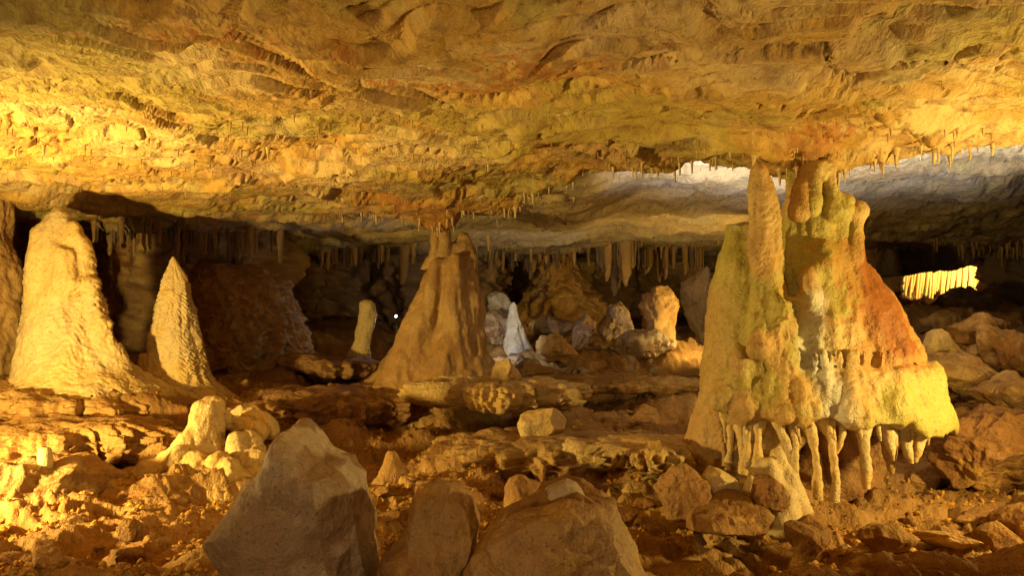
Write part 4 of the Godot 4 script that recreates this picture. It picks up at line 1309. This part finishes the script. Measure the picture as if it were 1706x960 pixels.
	fm.instance_count = 1300
	for k in 1300:
		var dd := 0.0
		var x := 0.0
		var s := 0.0
		if k < 600:
			var px := rng.randf_range(430, 1200)
			dd = rng.randf_range(11.5, 15.0) + 1.2 * n_low.get_noise_1d(px * 0.02)
			x = (px - 853.0) / F * dd
			s = lerpf(0.03, 0.28, pow(rng.randf(), 3.0)) * (0.35 + 1.0 * sm(-0.15, 0.35, n_mid.get_noise_1d(px * 0.006)))
		elif k < 800:
			var px := rng.randf_range(1440, 1720)
			dd = rng.randf_range(12.2, 14.0)
			x = (px - 853.0) / F * dd
			s = lerpf(0.03, 0.26, pow(rng.randf(), 3.0)) * (0.4 + 0.9 * sm(-0.15, 0.35, n_mid.get_noise_1d(px * 0.006)))
		else:
			dd = 4.0 * pow(3.0, rng.randf())
			x = rng.randf_range(-0.66, 0.66) * dd
			s = 0.04
		var wide := rng.randf_range(0.4, 0.9)
		fm.set_instance_transform(k, Transform3D(Basis(Vector3.UP, rng.randf() * TAU).scaled(Vector3(minf(s, 0.20) * wide, s, minf(s, 0.20) * wide)), ceil_point(x, -dd)))
	var fi := MultiMeshInstance3D.new()
	fi.name = "fine_stalactites"
	fi.multimesh = fm
	fi.material_override = M.calcite
	fi.set_meta("kind", "stuff")
	ceiling.add_child(fi)
	# hanging ribs on the walls: [px from, px to, distance, top, bottom short, bottom long, count]
	var wl: Node3D = get_node("wall_left")
	for q in [[100, 300, 9.0, 385, 405, 470, 34], [300, 470, 9.6, 400, 420, 470, 44], [475, 610, 12.2, 418, 440, 500, 34], [610, 700, 12.6, 420, 435, 475, 26], [790, 905, 13.4, 418, 435, 478, 34], [905, 1010, 13.8, 424, 440, 470, 22], [985, 1065, 13.2, 424, 440, 512, 22], [1065, 1170, 14.0, 430, 445, 500, 36]]:
		for k in int(q[6]):
			var px := lerpf(q[0], q[1], (k + rng.randf()) / q[6])
			if n_mid.get_noise_1d(px * 0.012 + q[2] * 7.0) < -0.05 and rng.randf() < 0.85:
				continue
			var dd: float = q[2] + rng.randf_range(-0.35, 0.35)
			var e := lerpf(q[4], q[5], (0.15 + 0.85 * sm(-0.1, 0.35, n_mid.get_noise_1d(px * 0.02 + 50.0))) * pow(rng.randf(), 1.6))
			var r: float = rng.randf_range(1.2, 6.5) * (0.6 + (e - q[4]) / 60.0) * dd / F
			part("stalactite", tube([P(px, q[3] - 45, dd), P(px + rng.randf_range(-2, 2), lerpf(q[3], e, 0.5), dd), P(px + rng.randf_range(-2, 2), e, dd)], [r * 1.7, r, r * 0.3], 9, 9, 0.03, ["wall", "wall", "darkrock", "honey"][rng.randi() % 4], px), M.rock, wl)
	# draperies: hanging curtains of stone at the far walls
	var curtain := thing("stone_curtain", P(1575, 420, 17.2), "brightly lit curtain of stone ribs inside the side chamber", "curtain")
	for k in 40:
		var px := 1486.0 + k * 5.0 + rng.randf_range(-1.5, 1.5)
		var len_ := rng.randf_range(38, 62)
		part("rib", tube([P(px, 430, 17.2) - curtain.position, P(px, 455, 17.2) - curtain.position + Vector3(0, 0, 0.08), P(px + rng.randf_range(-2, 2), 445 + len_, 17.2) - curtain.position], [0.07, rng.randf_range(0.03, 0.05), 0.02], 8, 10, 0.01, "calcite", k), M.calcite, curtain)
	var lintel := thing("rock_lintel", P(1590, 430, 14.2), "dark ragged rock edge hanging over the side chamber opening", "rock")
	var lo := []
	for q in [[1470, 380], [1730, 370], [1730, 452], [1690, 446], [1672, 452], [1660, 436], [1640, 432], [1610, 434], [1590, 444], [1570, 450], [1540, 452], [1510, 458], [1470, 462]]:
		var p := P(q[0], q[1], 14.2) - lintel.position
		lo.append([p.x, p.y])
	part("lintel", outlined_rock(lo, 0.35, 6, {"rough": 0.06, "kind": "darkrock", "seed": 50, "box": 0.35, "facets": false}), M.rock, lintel)
	print("done ", Time.get_ticks_msec())
